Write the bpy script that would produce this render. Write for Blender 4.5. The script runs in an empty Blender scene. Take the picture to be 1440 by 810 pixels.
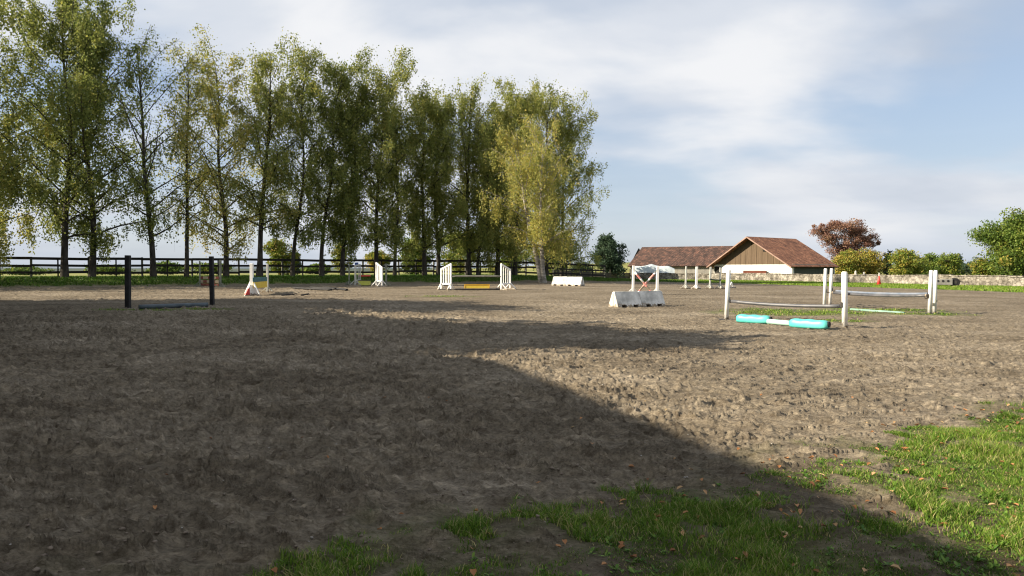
import bpy, math, random
import numpy as np
from mathutils import Vector, Matrix
R = math.radians
random.seed(7)
sc = bpy.context.scene
COL = sc.collection

# ------------------------------------------------------------------ camera
CAMH, PITCH, F = 1.65, R(1.61), 960.0
cam = bpy.data.cameras.new('camera'); cam.lens = 24; cam.sensor_width = 36
cam.clip_end = 9000; cam.clip_start = 0.05
camo = bpy.data.objects.new('camera', cam); COL.objects.link(camo)
camo.location = (0, 0, CAMH); camo.rotation_euler = (math.pi/2 - PITCH, 0, 0)
sc.camera = camo

# ------------------------------------------------------------------ light
EL = R(30.0); SX, SY = 0.985, 0.172          # direction the sunlight travels over the ground
sun = bpy.data.lights.new('sun', 'SUN'); sun.energy = 5.0; sun.angle = R(0.55); sun.color = (1.0, 0.88, 0.70)
suno = bpy.data.objects.new('sun', sun); COL.objects.link(suno)
suno.rotation_euler = Vector((SX*math.cos(EL), SY*math.cos(EL), -math.sin(EL))).to_track_quat('-Z', 'Y').to_euler()
w = bpy.data.worlds.new('World'); sc.world = w; w.use_nodes = True
nt = w.node_tree; N = nt.nodes; L = nt.links
for n in list(N): N.remove(n)
out = N.new('ShaderNodeOutputWorld'); bg = N.new('ShaderNodeBackground'); bg.inputs[1].default_value = 0.086
L.new(bg.outputs[0], out.inputs[0])
sky = N.new('ShaderNodeTexSky'); sky.sky_type = 'NISHITA'; sky.sun_disc = False
sky.sun_elevation = EL; sky.sun_rotation = math.atan2(-SX, -SY) % (2*math.pi)
sky.air_density = 1.0; sky.dust_density = 0.6; sky.ozone_density = 1.5
tc = N.new('ShaderNodeTexCoord'); sep = N.new('ShaderNodeSeparateXYZ'); L.new(tc.outputs['Generated'], sep.inputs[0])
def wm(op, a, b=None, c=None, clamp=False):
    n = N.new('ShaderNodeMath'); n.operation = op; n.use_clamp = clamp
    for i, v in enumerate((a, b, c)):
        if v is None: continue
        if isinstance(v, (int, float)): n.inputs[i].default_value = v
        else: L.new(v, n.inputs[i])
    return n.outputs[0]
zc = wm('MAXIMUM', sep.outputs[2], 0.0); dz = wm('ADD', zc, 0.28)
cmb = N.new('ShaderNodeCombineXYZ')
L.new(wm('DIVIDE', sep.outputs[0], dz), cmb.inputs[0]); L.new(wm('DIVIDE', sep.outputs[1], dz), cmb.inputs[1])
def wnoise(scale, det, rough, off, dist=0.0):
    mp = N.new('ShaderNodeMapping'); mp.inputs['Location'].default_value = off
    mp.inputs['Rotation'].default_value = (0, 0, 0.5); mp.inputs['Scale'].default_value = (1.0, 1.5, 1)
    L.new(cmb.outputs[0], mp.inputs[0])
    n = N.new('ShaderNodeTexNoise'); n.inputs['Scale'].default_value = scale; n.inputs['Detail'].default_value = det
    n.inputs['Roughness'].default_value = rough; n.inputs['Distortion'].default_value = dist
    L.new(mp.outputs[0], n.inputs[0]); return n.outputs[0]
def wramp(fac, stops):
    n = N.new('ShaderNodeValToRGB'); L.new(fac, n.inputs[0]); e = n.color_ramp.elements
    n.color_ramp.interpolation = 'EASE'
    for i, (p, c) in enumerate(stops):
        el = e[i] if i < 2 else e.new(p)
        el.position = p; el.color = (*c, 1)
    return n.outputs[0]
def wmix(f, a, b):
    n = N.new('ShaderNodeMix'); n.data_type = 'RGBA'
    L.new(f, n.inputs[0])
    for i, v in ((6, a), (7, b)):
        if isinstance(v, tuple): n.inputs[i].default_value = (*v, 1)
        else: L.new(v, n.inputs[i])
    return n.outputs[2]
blue = N.new('ShaderNodeMix'); blue.data_type = 'RGBA'; blue.blend_type = 'MULTIPLY'; blue.inputs[0].default_value = 1
L.new(sky.outputs[0], blue.inputs[6]); blue.inputs[7].default_value = (0.62, 0.60, 0.62, 1)
veil = wmix(wm('ADD', 0.42, 0.0), blue.outputs[2], (3.35, 3.95, 4.7))   # thin high veil over the blue
n1 = wnoise(1.15, 5, 0.46, (3.1, 1.7, 0), 0.1)
def wbias(base, spots):
    for (px_, py_, amp_, k_) in spots:
        v = Vector(((px_-720)/960, 1.0, (378-py_)/960)).normalized()
        d_ = N.new('ShaderNodeVectorMath'); d_.operation = 'DOT_PRODUCT'; nv = N.new('ShaderNodeVectorMath'); nv.operation = 'NORMALIZE'
        L.new(tc.outputs['Generated'], nv.inputs[0]); L.new(nv.outputs[0], d_.inputs[0]); d_.inputs[1].default_value = v
        base = wm('ADD', base, wm('MULTIPLY', wm('POWER', wm('MAXIMUM', d_.outputs['Value'], 0.0), k_), amp_))
    return base
n1 = wbias(n1, [(1340, 40, -.30, 40), (900, 280, -.22, 60), (190, 150, -.16, 90), (1230, 230, .20, 60), (560, 60, .05, 15), (1040, 140, .08, 120)])
cover = wramp(n1, [(0.34, (0, 0, 0)), (0.56, (1, 1, 1))])
n2 = wnoise(1.5, 6, 0.50, (7.3, 4.2, 0), 0.2)
n2 = wbias(n2, [(1400, 110, -.22, 220), (1150, 190, .10, 50), (700, 60, .10, 14), (1000, 330, -.08, 60)])
ccol = wramp(n2, [(0.30, (2.8, 3.1, 3.6)), (0.48, (3.6, 3.82, 4.2)), (0.68, (4.55, 4.6, 4.72))])
skyc = wmix(cover, veil, ccol)
# long grey bank of stratus near the horizon
hz = N.new('ShaderNodeMapRange'); L.new(zc, hz.inputs[0]); hz.inputs[1].default_value = 0.0; hz.inputs[2].default_value = 0.20
hz.inputs[3].default_value = 0.72; hz.inputs[4].default_value = 0.0
mp3 = N.new('ShaderNodeMapping'); mp3.inputs['Scale'].default_value = (1.2, 1.2, 9); L.new(tc.outputs['Generated'], mp3.inputs[0])
n3 = N.new('ShaderNodeTexNoise'); n3.inputs['Scale'].default_value = 1.6; n3.inputs['Detail'].default_value = 5; L.new(mp3.outputs[0], n3.inputs[0])
bank = wramp(n3.outputs[0], [(0.38, (2.7, 3.0, 3.45)), (0.53, (3.3, 3.55, 3.95)), (0.68, (4.3, 4.35, 4.4))])
skyc = wmix(hz.outputs[0], skyc, bank)
L.new(skyc, bg.inputs[0])
vs = sc.view_settings; vs.view_transform = 'Standard'; vs.look = 'None'; vs.exposure = 1.2; vs.gamma = 1.0; vs.use_curve_mapping = False
sc.render.engine = 'CYCLES'; sc.cycles.max_bounces = 6; sc.cycles.diffuse_bounces = 3; sc.cycles.transmission_bounces = 3
sc.cycles.transparent_max_bounces = 8; sc.cycles.filter_width = 1.15

# ------------------------------------------------------------------ ground shape
P0 = np.array((-36.0, 48.0)); TD = np.array((0.853, 0.522)); TN = np.array((0.522, -0.853))
def sst(a, b, x):
    t = np.clip((x-a)/(b-a), 0, 1); return t*t*(3-2*t)
def sd(x, y):
    return (x-P0[0])*TD[0]+(y-P0[1])*TD[1], (x-P0[0])*TN[0]+(y-P0[1])*TN[1]
def terr(x, y):
    s, d = sd(x, y)
    z = np.interp(d, [-900, -400, -150, -30, 0, 4, 9, 22, 36, 43, 50], [-6, -2.2, 0.0, 0.85, 0.95, 0.90, 0.52, 0.34, 0.30, 0.07, 0.0])
    f = 1 - sst(38, 74, s)
    z = np.where(z > 0, z*f, z)
    rr = np.hypot(x-60, y-260)
    return z + 7.0*np.exp(-((x-110)/150)**2-((y-420)/120)**2)
def ray(px, py):
    u = (px-720)/F; v = (405-py)/F; c, s = math.cos(PITCH), math.sin(PITCH)
    dy = c+v*s; return u/dy, (-s+v*c)/dy
def P(px, py, Y):
    a, b = ray(px, py); return Vector((a*Y, Y, CAMH+b*Y))
def at(px, py):
    a, b = ray(px, py); lo = 1.0
    Y = 1.0
    while Y < 400:
        if CAMH+b*Y < float(terr(a*Y, Y)): break
        Y += 0.05
    return Vector((a*Y, Y, float(terr(a*Y, Y))))
def row(px, d=0.0):
    a = (px-720)/F; q = P0+TN*d
    t = (a*q[1]-q[0])/(TD[0]-a*TD[1])
    x, y = q+TD*t; return Vector((x, y, float(terr(x, y))))
def gz(x, y): return float(terr(x, y))

# ------------------------------------------------------------------ materials
def mat(name, c1, c2=None, scale=6.0, rough=0.85, bump=0.0, bscale=30.0, metallic=0.0, c3=None, stretch=(1, 1, 1), spec=0.3, lo=0.35, hi=0.65, det=5):
    m = bpy.data.materials.new(name); m.use_nodes = True; t = m.node_tree; b = t.nodes['Principled BSDF']
    b.inputs['Roughness'].default_value = rough; b.inputs['Metallic'].default_value = metallic
    b.inputs['Specular IOR Level'].default_value = spec
    b.inputs['Base Color'].default_value = (*c1, 1)
    co = t.nodes.new('ShaderNodeTexCoord'); mp = t.nodes.new('ShaderNodeMapping'); mp.inputs['Scale'].default_value = stretch
    t.links.new(co.outputs['Object'], mp.inputs[0])
    if c2:
        n = t.nodes.new('ShaderNodeTexNoise'); n.inputs['Scale'].default_value = scale; n.inputs['Detail'].default_value = det
        n.inputs['Roughness'].default_value = 0.6
        t.links.new(mp.outputs[0], n.inputs[0])
        r = t.nodes.new('ShaderNodeValToRGB'); e = r.color_ramp.elements
        e[0].position = lo; e[0].color = (*c1, 1); e[1].position = hi; e[1].color = (*c2, 1)
        if c3: q = e.new((lo+hi)/2); q.color = (*c3, 1)
        t.links.new(n.outputs[0], r.inputs[0]); t.links.new(r.outputs[0], b.inputs['Base Color'])
    if bump:
        n2 = t.nodes.new('ShaderNodeTexNoise'); n2.inputs['Scale'].default_value = bscale; n2.inputs['Detail'].default_value = 5
        t.links.new(mp.outputs[0], n2.inputs[0])
        bp = t.nodes.new('ShaderNodeBump'); bp.inputs['Strength'].default_value = 0.6; bp.inputs['Distance'].default_value = bump
        t.links.new(n2.outputs[0], bp.inputs['Height']); t.links.new(bp.outputs[0], b.inputs['Normal'])
    return m
def leafmat(name, stops, trans=0.35, rough=0.6):
    m = bpy.data.materials.new(name); m.use_nodes = True; t = m.node_tree; b = t.nodes['Principled BSDF']
    b.inputs['Roughness'].default_value = rough; b.inputs['Specular IOR Level'].default_value = 0.25
    a = t.nodes.new('ShaderNodeAttribute'); a.attribute_name = 'rnd'
    r = t.nodes.new('ShaderNodeValToRGB'); e = r.color_ramp.elements
    for i, (p, c) in enumerate(stops):
        q = e[i] if i < 2 else e.new(p)
        q.position = p; q.color = (*c, 1)
    t.links.new(a.outputs['Fac'], r.inputs[0]); t.links.new(r.outputs[0], b.inputs['Base Color'])
    tr = t.nodes.new('ShaderNodeBsdfTranslucent'); t.links.new(r.outputs[0], tr.inputs[0])
    mx = t.nodes.new('ShaderNodeMixShader'); mx.inputs[0].default_value = trans
    o = t.nodes['Material Output']
    t.links.new(b.outputs[0], mx.inputs[1]); t.links.new(tr.outputs[0], mx.inputs[2]); t.links.new(mx.outputs[0], o.inputs[0])
    return m

# ------------------------------------------------------------------ mesh helpers
def link(o, parent=None):
    COL.objects.link(o)
    if parent: o.parent = parent
    return o
def tag(o, label=None, cat=None, group=None, kind=None):
    if label: o['label'] = label
    if cat: o['category'] = cat
    if group: o['group'] = group
    if kind: o['kind'] = kind
    return o
def thing(name, loc, rz=0, label=None, cat=None, group=None, tilt=(0, 0)):
    o = bpy.data.objects.new(name, None); COL.objects.link(o); o.empty_display_size = 0.2
    o.location = loc; o.rotation_euler = (tilt[0], tilt[1], rz); return tag(o, label, cat, group)
def fastmesh(name, V, Fc, m, parent=None, rnd=None, smooth=False, attrs=None):
    me = bpy.data.meshes.new(name); k = Fc.shape[1]
    me.vertices.add(len(V)); me.vertices.foreach_set('co', np.ascontiguousarray(V, dtype=np.float32).ravel())
    me.loops.add(len(Fc)*k); me.loops.foreach_set('vertex_index', Fc.astype(np.int32).ravel())
    me.polygons.add(len(Fc)); me.polygons.foreach_set('loop_start', np.arange(0, len(Fc)*k, k, dtype=np.int32))
    me.update(calc_edges=True)
    if smooth: me.polygons.foreach_set('use_smooth', np.ones(len(Fc), dtype=bool))
    for nm, arr in (attrs or {}).items():
        me.attributes.new(nm, 'FLOAT', 'POINT').data.foreach_set('value', arr.astype(np.float32))
    if rnd is not None:
        me.attributes.new('rnd', 'FLOAT', 'POINT').data.foreach_set('value', rnd.astype(np.float32))
    me.materials.append(m); o = bpy.data.objects.new(name, me); return link(o, parent)
class MB:
    def __init__(s): s.v = []; s.f = []
    def box(s, c, size, rz=0, M=None):
        x, y, z = [q/2 for q in size]; b = len(s.v)
        M = M or Matrix.Rotation(rz, 3, 'Z')
        for dx, dy, dz_ in ((-x,-y,-z),(x,-y,-z),(x,y,-z),(-x,y,-z),(-x,-y,z),(x,-y,z),(x,y,z),(-x,y,z)):
            s.v.append(tuple(Vector(c)+M@Vector((dx,dy,dz_))))
        for f in ((0,3,2,1),(4,5,6,7),(0,1,5,4),(1,2,6,5),(2,3,7,6),(3,0,4,7)): s.f.append(tuple(b+i for i in f))
        return s
    def beam(s, a, b, wd, ht, up=(0, 0, 1)):
        a, b = Vector(a), Vector(b); d = (b-a); l = d.length; d.normalize()
        y = Vector(up).cross(d)
        if y.length < 1e-4: y = Vector((0, 1, 0))
        y.normalize(); z = d.cross(y)
        return s.box((a+b)/2, (l, wd, ht), M=Matrix((d, y, z)).transposed())
    def tube(s, pts, rad, n=12, cap=True):
        pts = [Vector(p) for p in pts]
        if not hasattr(rad, '__len__'): rad = [rad]*len(pts)
        b = len(s.v); ref = None
        for i, p in enumerate(pts):
            d = (pts[min(i+1, len(pts)-1)]-pts[max(i-1, 0)]).normalized()
            if ref is None: ref = d.orthogonal().normalized()
            x = (ref-d*ref.dot(d)).normalized(); ref = x; y = d.cross(x)
            for k in range(n):
                a = 2*math.pi*k/n; s.v.append(tuple(p+(x*math.cos(a)+y*math.sin(a))*rad[i]))
        for i in range(len(pts)-1):
            for k in range(n):
                k2 = (k+1) % n; s.f.append((b+i*n+k, b+i*n+k2, b+(i+1)*n+k2, b+(i+1)*n+k))
        if cap:
            s.f.append(tuple(b+k for k in reversed(range(n)))); s.f.append(tuple(b+(len(pts)-1)*n+k for k in range(n)))
        return s
    def prism(s, prof, x0, x1, M=None, o=(0, 0, 0)):      # profile in (y,z), extruded along x
        M = M or Matrix.Identity(3); b = len(s.v); n = len(prof)
        for x in (x0, x1):
            for (y, z) in prof: s.v.append(tuple(Vector(o)+M@Vector((x, y, z))))
        for k in range(n):
            k2 = (k+1) % n; s.f.append((b+k, b+n+k, b+n+k2, b+k2))
        s.f.append(tuple(b+k for k in range(n))); s.f.append(tuple(b+n+k for k in reversed(range(n))))
        return s
    def poly(s, pts):
        b = len(s.v); s.v += [tuple(p) for p in pts]; s.f.append(tuple(range(b, b+len(pts)))); return s
    def build(s, name, m, parent=None, bevel=0, smooth=False, seg=2):
        me = bpy.data.meshes.new(name); me.from_pydata(s.v, [], s.f); me.validate(); me.update()
        import bmesh
        bm = bmesh.new(); bm.from_mesh(me); bmesh.ops.recalc_face_normals(bm, faces=bm.faces)
        if bevel:
            bmesh.ops.bevel(bm, geom=[e for e in bm.edges if len(e.link_faces) == 2 and e.calc_face_angle(0) > 0.6], offset=bevel, segments=seg, affect='EDGES', profile=0.5)
        bm.to_mesh(me); bm.free()
        me.materials.append(m); o = bpy.data.objects.new(name, me)
        if smooth:
            me.polygons.foreach_set('use_smooth', [len(p.vertices) <= 4 for p in me.polygons])
        return link(o, parent)

# ------------------------------------------------------------------ numpy noise
def _h(ix, iy, seed):
    n = (ix.astype(np.int64)*374761393 + iy.astype(np.int64)*668265263 + seed*974634777) & 0xffffffff
    n = ((n ^ (n >> 13))*1274126177) & 0xffffffff
    n = ((n ^ (n >> 16))*2246822519) & 0xffffffff
    return ((n ^ (n >> 15)) & 0xffffff)/float(0xffffff)
def vn(x, y, seed=0):
    ix, iy = np.floor(x), np.floor(y); fx, fy = x-ix, y-iy
    fx = fx*fx*(3-2*fx); fy = fy*fy*(3-2*fy)
    a, b = _h(ix, iy, seed), _h(ix+1, iy, seed); c, d = _h(ix, iy+1, seed), _h(ix+1, iy+1, seed)
    return (a*(1-fx)+b*fx)*(1-fy)+(c*(1-fx)+d*fx)*fy
def fbm(x, y, seed=0, o=4):
    r = 0; a = 0.5; t = 0
    for i in range(o):
        r = r+a*vn(x*2**i+i*17.3, y*2**i-i*9.1, seed+i); t += a; a *= 0.5
    return r/t
# ------------------------------------------------------------------ sand / grass boundary
def seg_mask(x, y):
    """positive inside the riding arena (metres from its edge), with a ragged edge"""
    s, d = sd(x, y)
    near = 56.25 - d                                     # long near side
    far = d - 8.5                                       # along the trees
    # right end: line from (24,72) to (33,43)
    nx, ny = 0.955, 0.296
    end = -((x-24.5)*nx + (y-72)*ny)
    # left end
    left = s + 42
    return np.minimum(np.minimum(near, far), np.minimum(end, left))
def edge_noise(x, y):
    return (fbm(x*0.9, y*0.9, 5, 4)-0.5)*2.6 + (fbm(x*4, y*4, 9, 3)-0.5)*1.5
PATCH = [at(1110, 441), at(1180, 452), at(1240, 437), at(1300, 442), at(1170, 440), at(212, 437), at(165, 437), at(280, 436), at(1090, 438)]
PR = [(2.6, .9), (1.0, .35), (2.6, .8), (1.6, .55), (2.0, .8), (1.5, .35), (0.9, .4), (1.0, .35), (1.7, .8)]
def patches(x, y):
    r = np.zeros_like(x)
    for p, (a, b) in zip(PATCH, PR):
        r = np.maximum(r, 1.25-np.hypot((x-p.x)/a, (y-p.y)/b/1.6))
    q = at(622, 417); r = np.maximum(r, 0.8-np.hypot((x-q.x)/3.0, (y-q.y)/1.5))
    return np.clip(r + (fbm(x*2.2, y*2.2, 31, 3)-0.5)*1.1*(r > 0), 0, 1)
def grassness(x, y):
    e = seg_mask(x, y) + edge_noise(x, y)
    g = 1-sst(-0.9, 0.75, e)
    bare = 0.6*sst(0.55, 0.68, fbm(x*1.9+3, y*1.9, 77, 4))*(np.hypot(x, y) < 16)   # worn bare spots near the gate
    return np.maximum(g*(1-0.8*bare), patches(x, y))

# ------------------------------------------------------------------ ground mesh (one polar sheet, split in sand and grass)
aF = np.linspace(R(-50), R(50), 1250); aB = np.linspace(R(50), R(310), 110)[1:-1]
ang = np.concatenate([aF, aB]); NA = len(ang)
rad = np.concatenate([np.linspace(0.3, 1.9, 12)[:-1], np.geomspace(1.9, 62, 960)[:-1], np.geomspace(62, 190, 120)[:-1], np.geomspace(190, 5000, 50)])
NR = len(rad)
A, RR = np.meshgrid(ang, rad)
GX = (np.sin(A)*RR).ravel(); GY = (np.cos(A)*RR).ravel()
GZ = terr(GX, GY)
near = np.hypot(GX, GY) < 75
x, y = GX[near], GY[near]; rn = np.hypot(x, y)
gn = grassness(x, y); e = seg_mask(x, y)
wx = x+(fbm(x*1.3, y*1.3, 3, 3)-.5)*0.9; wy = y+(fbm(x*1.3+9, y*1.3, 4, 3)-.5)*0.9
rid = 1-np.abs(2*vn(wx*2.1, wy*5.0, 11)-1)
rid2 = 1-np.abs(2*vn(wx*5.5+wy*2.0, wy*9-wx*2.5, 12)-1)
rid3 = 1-np.abs(2*vn(wx*3.2-wy*1.2, wy*7.5+wx*1.0, 15)-1)
h = 0.030*(fbm(x*0.6, y*0.6, 21, 3)-.5) + 0.026*(rid**2.2-.3) + 0.022*(rid2**2.2-.3) + 0.022*(rid3**2.5-.3)
h += 0.022*(fbm(wx*6, wy*6, 13, 4)-.5) + 0.022*(fbm(x*24, y*24, 14, 2)-.5)
def stamps(x, y, cell, D, a0, seed):
    r = np.zeros_like(x); ix, iy = np.floor(x/cell), np.floor(y/cell)
    for i in (-1, 0, 1):
        for j in (-1, 0, 1):
            cx, cy = ix+i, iy+j
            px = (cx+_h(cx, cy, seed))*cell; py = (cy+_h(cx, cy, seed+1))*cell
            th = _h(cx, cy, seed+2)*6.28; on = _h(cx, cy, seed+3)
            sz = a0*(0.7+0.7*_h(cx, cy, seed+4)); c, s = np.cos(th), np.sin(th)
            u = ((x-px)*c+(y-py)*s)/sz; v = (-(x-px)*s+(y-py)*c)/(sz*0.72)
            q = np.sqrt(u*u+v*v)
            r += (on > 0.28)*(-D*np.exp(-(q*1.0)**6)*(0.75+0.5*u) + D*0.75*np.exp(-((q-1.45)/0.36)**2)*(0.55-0.45*u))
    return r
h += stamps(x, y, 0.44, 0.042, 0.090, 100) + stamps(x, y, 0.23, 0.014, 0.045, 200)
def strokes(x, y, cell, D, ln, wd, seed):
    r = np.zeros_like(x); ix, iy = np.floor(x/cell), np.floor(y/cell)
    for i in (-1, 0, 1):
        for j in (-1, 0, 1):
            cx, cy = ix+i, iy+j
            px = (cx+_h(cx, cy, seed))*cell; py = (cy+_h(cx, cy, seed+1))*cell
            th = (_h(cx, cy, seed+2)-.5)*1.1+(fbm(px*.3, py*.3, 900, 2)-.5)*1.6+.12; c, s_ = np.cos(th), np.sin(th); k_ = .6+.8*_h(cx, cy, seed+4)
            u = ((x-px)*c+(y-py)*s_)/(ln*k_); v = (-(x-px)*s_+(y-py)*c)/(wd*k_)+.5*u*u
            r = np.maximum(r, (_h(cx, cy, seed+3) > .2)*D*np.exp(-u**4)*np.clip(1-np.abs(v), 0, 1)*(1+.35*np.sign(v)))
    return r
nearw = 1-sst(18, 34, rn)
h += nearw*(strokes(x, y, 0.36, 0.070, 0.24, 0.055, 300)+strokes(x, y, 0.21, 0.048, 0.14, 0.030, 400))
streak = np.zeros(len(GX)); streak[near] = nearw*np.clip(strokes(x, y, 0.31, 0.6, 0.19, 0.060, 700)+strokes(x, y, 0.17, 0.5, 0.10, 0.035, 800), 0, 1)  # pale sand colour standing in for sky light on the ridges
amp = (0.45+0.95*fbm(x*0.35, y*0.35, 55, 3))*(1-.45*sst(-.5, 3.0, x+.36*(y-9.8)-.6))
soilh = 0.05*(fbm(x*2.5, y*2.5, 41, 4)-.5) + 0.03*(fbm(x*12, y*12, 42, 3)-.5)
h = h*amp*(1-gn)+ (soilh+0.015)*gn
GZ[near] += h*(1-sst(60, 75, rn))
grass = grassness(GX, GY)
idx = np.arange(NR*NA).reshape(NR, NA)
q = np.stack([idx[:-1, :], np.roll(idx, -1, 1)[:-1, :], np.roll(idx, -1, 1)[1:, :], idx[1:, :]], -1).reshape(-1, 4)[:, ::-1]
fx, fy = GX[q].mean(1), GY[q].mean(1)
insand = seg_mask(fx, fy) > -2.6
GV = np.stack([GX, GY, GZ], 1)

def groundmat(name, sandy):
    m = bpy.data.materials.new(name); m.use_nodes = True; t = m.node_tree; b = t.nodes['Principled BSDF']; n_ = t.nodes; l = t.links
    b.inputs['Roughness'].default_value = 0.95; b.inputs['Specular IOR Level'].default_value = 0.12
    co = n_.new('ShaderNodeTexCoord')
    mps = n_.new('ShaderNodeMapping'); mps.inputs['Scale'].default_value = (.75, 1.6, 1); mps.inputs['Rotation'].default_value = (0, 0, -.12); l.new(co.outputs['Object'], mps.inputs[0])
    def nz(scale, det, rough=.6):
        n = n_.new('ShaderNodeTexNoise'); n.inputs['Scale'].default_value = scale; n.inputs['Detail'].default_value = det; n.inputs['Roughness'].default_value = rough
        l.new(mps.outputs[0], n.inputs[0]); return n.outputs[0]
    def rp(f, st):
        n = n_.new('ShaderNodeValToRGB'); l.new(f, n.inputs[0])
        for i, (p, c) in enumerate(st):
            el = n.color_ramp.elements[i] if i < 2 else n.color_ramp.elements.new(p)
            el.position = p; el.color = (*c, 1)
        return n.outputs[0]
    def mx(f, a, b_, mode='MIX'):
        n = n_.new('ShaderNodeMix'); n.data_type = 'RGBA'; n.blend_type = mode
        if isinstance(f, float): n.inputs[0].default_value = f
        else: l.new(f, n.inputs[0])
        l.new(a, n.inputs[6]); l.new(b_, n.inputs[7]); return n.outputs[2]
    s1 = rp(nz(0.35, 6), [(0.3, (0.122, 0.099, 0.071)), (0.5, (0.184, 0.153, 0.112)), (0.7, (0.260, 0.221, 0.169))])
    s2 = rp(nz(9, 7, .7), [(0.30, (0.42, 0.38, 0.34)), (0.5, (0.95, 0.95, 0.95)), (0.70, (1.35, 1.33, 1.28))])
    s3 = rp(nz(38, 6, .75), [(0.32, (0.55, 0.53, 0.50)), (0.5, (1.0, 1.0, 1.0)), (0.68, (1.38, 1.38, 1.36))])
    sand = mx(1.0, mx(1.0, s1, s2, 'MULTIPLY'), s3, 'MULTIPLY')
    sk = n_.new('ShaderNodeAttribute'); sk.attribute_name = 'streak'
    sand = mx(1.0, sand, rp(sk.outputs['Fac'], [(0.0, (0.90, 0.90, 0.90)), (0.55, (1.26, 1.26, 1.25))]), 'MULTIPLY')
    g1 = rp(nz(0.6, 7), [(0.3, (0.040, 0.062, 0.014)), (0.5, (0.075, 0.105, 0.020)), (0.7, (0.125, 0.140, 0.035))])
    g2 = rp(nz(16, 6, .75), [(0.3, (0.55, 0.55, 0.5)), (0.7, (1.35, 1.35, 1.3))])
    gr = mx(1.0, g1, g2, 'MULTIPLY')
    at_ = n_.new('ShaderNodeAttribute'); at_.attribute_name = 'grass'
    att = n_.new('ShaderNodeAttribute'); att.attribute_name = 'turf'
    soil = rp(nz(6, 7, .7), [(0.3, (0.050, 0.040, 0.026)), (0.6, (0.110, 0.085, 0.055)), (0.75, (0.19, 0.15, 0.10))])
    under = mx(att.outputs['Fac'], soil, gr)
    bl = mx(at_.outputs['Fac'], sand, under)
    far = n_.new('ShaderNodeAttribute'); far.attribute_name = 'dry'
    fieldc = rp(nz(0.05, 5), [(0.35, (0.10, 0.13, 0.03)), (0.5, (0.19, 0.19, 0.06)), (0.62, (0.27, 0.25, 0.10))])
    bl = mx(far.outputs['Fac'], bl, fieldc)
    l.new(bl, b.inputs['Base Color'])
    bp = n_.new('ShaderNodeBump'); bp.inputs['Strength'].default_value = 0.9; bp.inputs['Distance'].default_value = 0.035
    l.new(nz(26, 8, .72), bp.inputs['Height']); l.new(bp.outputs[0], b.inputs['Normal'])
    return m
rG = np.hypot(GX, GY)
turf = np.maximum(sst(14, 26, rG), 0.55*sst(.38, .62, fbm(GX*1.4, GY*1.4, 71, 4)))
dr = sst(-12, -26, sd(GX, GY)[1]) if False else 1-sst(-26, -12, sd(GX, GY)[1])
dr = dr*sst(40, 60, rG)*(GY > 0)
GM = groundmat('arena sand and turf', True)
def sub(name, mask, lab):
    f = q[mask]; u, inv = np.unique(f, return_inverse=True)
    o = fastmesh(name, GV[u], inv.reshape(-1, 4), GM, smooth=True, attrs={'grass': grass[u], 'turf': turf[u], 'dry': dr[u], 'streak': streak[u]})
    return tag(o, kind='structure')
sub('sand_arena', insand, '')
sub('grass_ground', ~insand, '')
cap = MB(); ring = [(math.sin(a)*0.3, math.cos(a)*0.3) for a in ang[::25]]
zz = float(GZ[:NA].mean())
# little disc under the tripod point
tag(MB().poly([(x_*1.02, y_*1.02, zz-0.01) for x_, y_ in ring][::-1]).build('soil_ground', GM), kind='structure')

# ------------------------------------------------------------------ grass blades, leaves, clods
rng = np.random.default_rng(5)
def zground(x, y):
    """height of the displaced sheet, by looking up the polar grid"""
    r = np.hypot(x, y); a = np.arctan2(x, y)
    ia = np.clip(np.searchsorted(aF, a), 1, len(aF)-1); ir = np.clip(np.searchsorted(rad, r), 1, NR-1)
    return GZ[ir*NA+ia]
def blades(x, y, hgt, wid, bend, name, m, kindlab=None, rbase=None):
    n = len(x); z = zground(x, y)-0.006
    th = rng.uniform(0, 6.283, n); c, s = np.cos(th), np.sin(th); ln = rng.uniform(0, 6.283, n)
    bx, by = np.cos(ln)*bend*hgt, np.sin(ln)*bend*hgt
    V = np.empty((n, 6, 3)); wv = wid/2
    for k, (t, ww) in enumerate(((0, 1), (0.5, 0.85), (1, 0.12))):
        ox, oy = bx*t*t, by*t*t; oz = hgt*t*(1-0.35*bend*t)
        V[:, 2*k, 0] = x+ox-c*wv*ww; V[:, 2*k, 1] = y+oy-s*wv*ww; V[:, 2*k, 2] = z+oz
        V[:, 2*k+1, 0] = x+ox+c*wv*ww; V[:, 2*k+1, 1] = y+oy+s*wv*ww; V[:, 2*k+1, 2] = z+oz
    b = (np.arange(n)*6)[:, None]
    Fc = np.concatenate([b+np.array([0, 1, 3, 2]), b+np.array([2, 3, 5, 4])], 0)
    rnd = np.repeat(rbase if rbase is not None else rng.random(n), 6)
    return fastmesh(name, V.reshape(-1, 3), Fc, m, rnd=rnd)
GRASSM = leafmat('grass blade', [(0.0, (0.045, 0.090, 0.010)), (0.45, (0.10, 0.195, 0.018)), (0.8, (0.20, 0.28, 0.032)), (1.0, (0.40, 0.34, 0.15))], 0.3)
def scatter(n, x0, x1, y0, y1, thr=0.35):
    x = rng.uniform(x0, x1, n); y = rng.uniform(y0, y1, n)
    k = (np.abs(x) < y*0.86+0.8)
    x, y = x[k], y[k]; g = grassness(x, y)
    tuft = fbm(x*5, y*5, 61, 3)
    k = rng.random(len(x)) < sst(thr, 0.9, g)*(0.30+0.7*sst(0.34, 0.62, tuft)*(0.45+0.55*sst(.35, .6, fbm(x*13, y*13, 67, 2))))
    return x[k], y[k]
xs, ys = scatter(1700000, -3, 9, 2.8, 9.5)
n = len(xs); cl = fbm(xs*1.6, ys*1.6, 63, 3)
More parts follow.
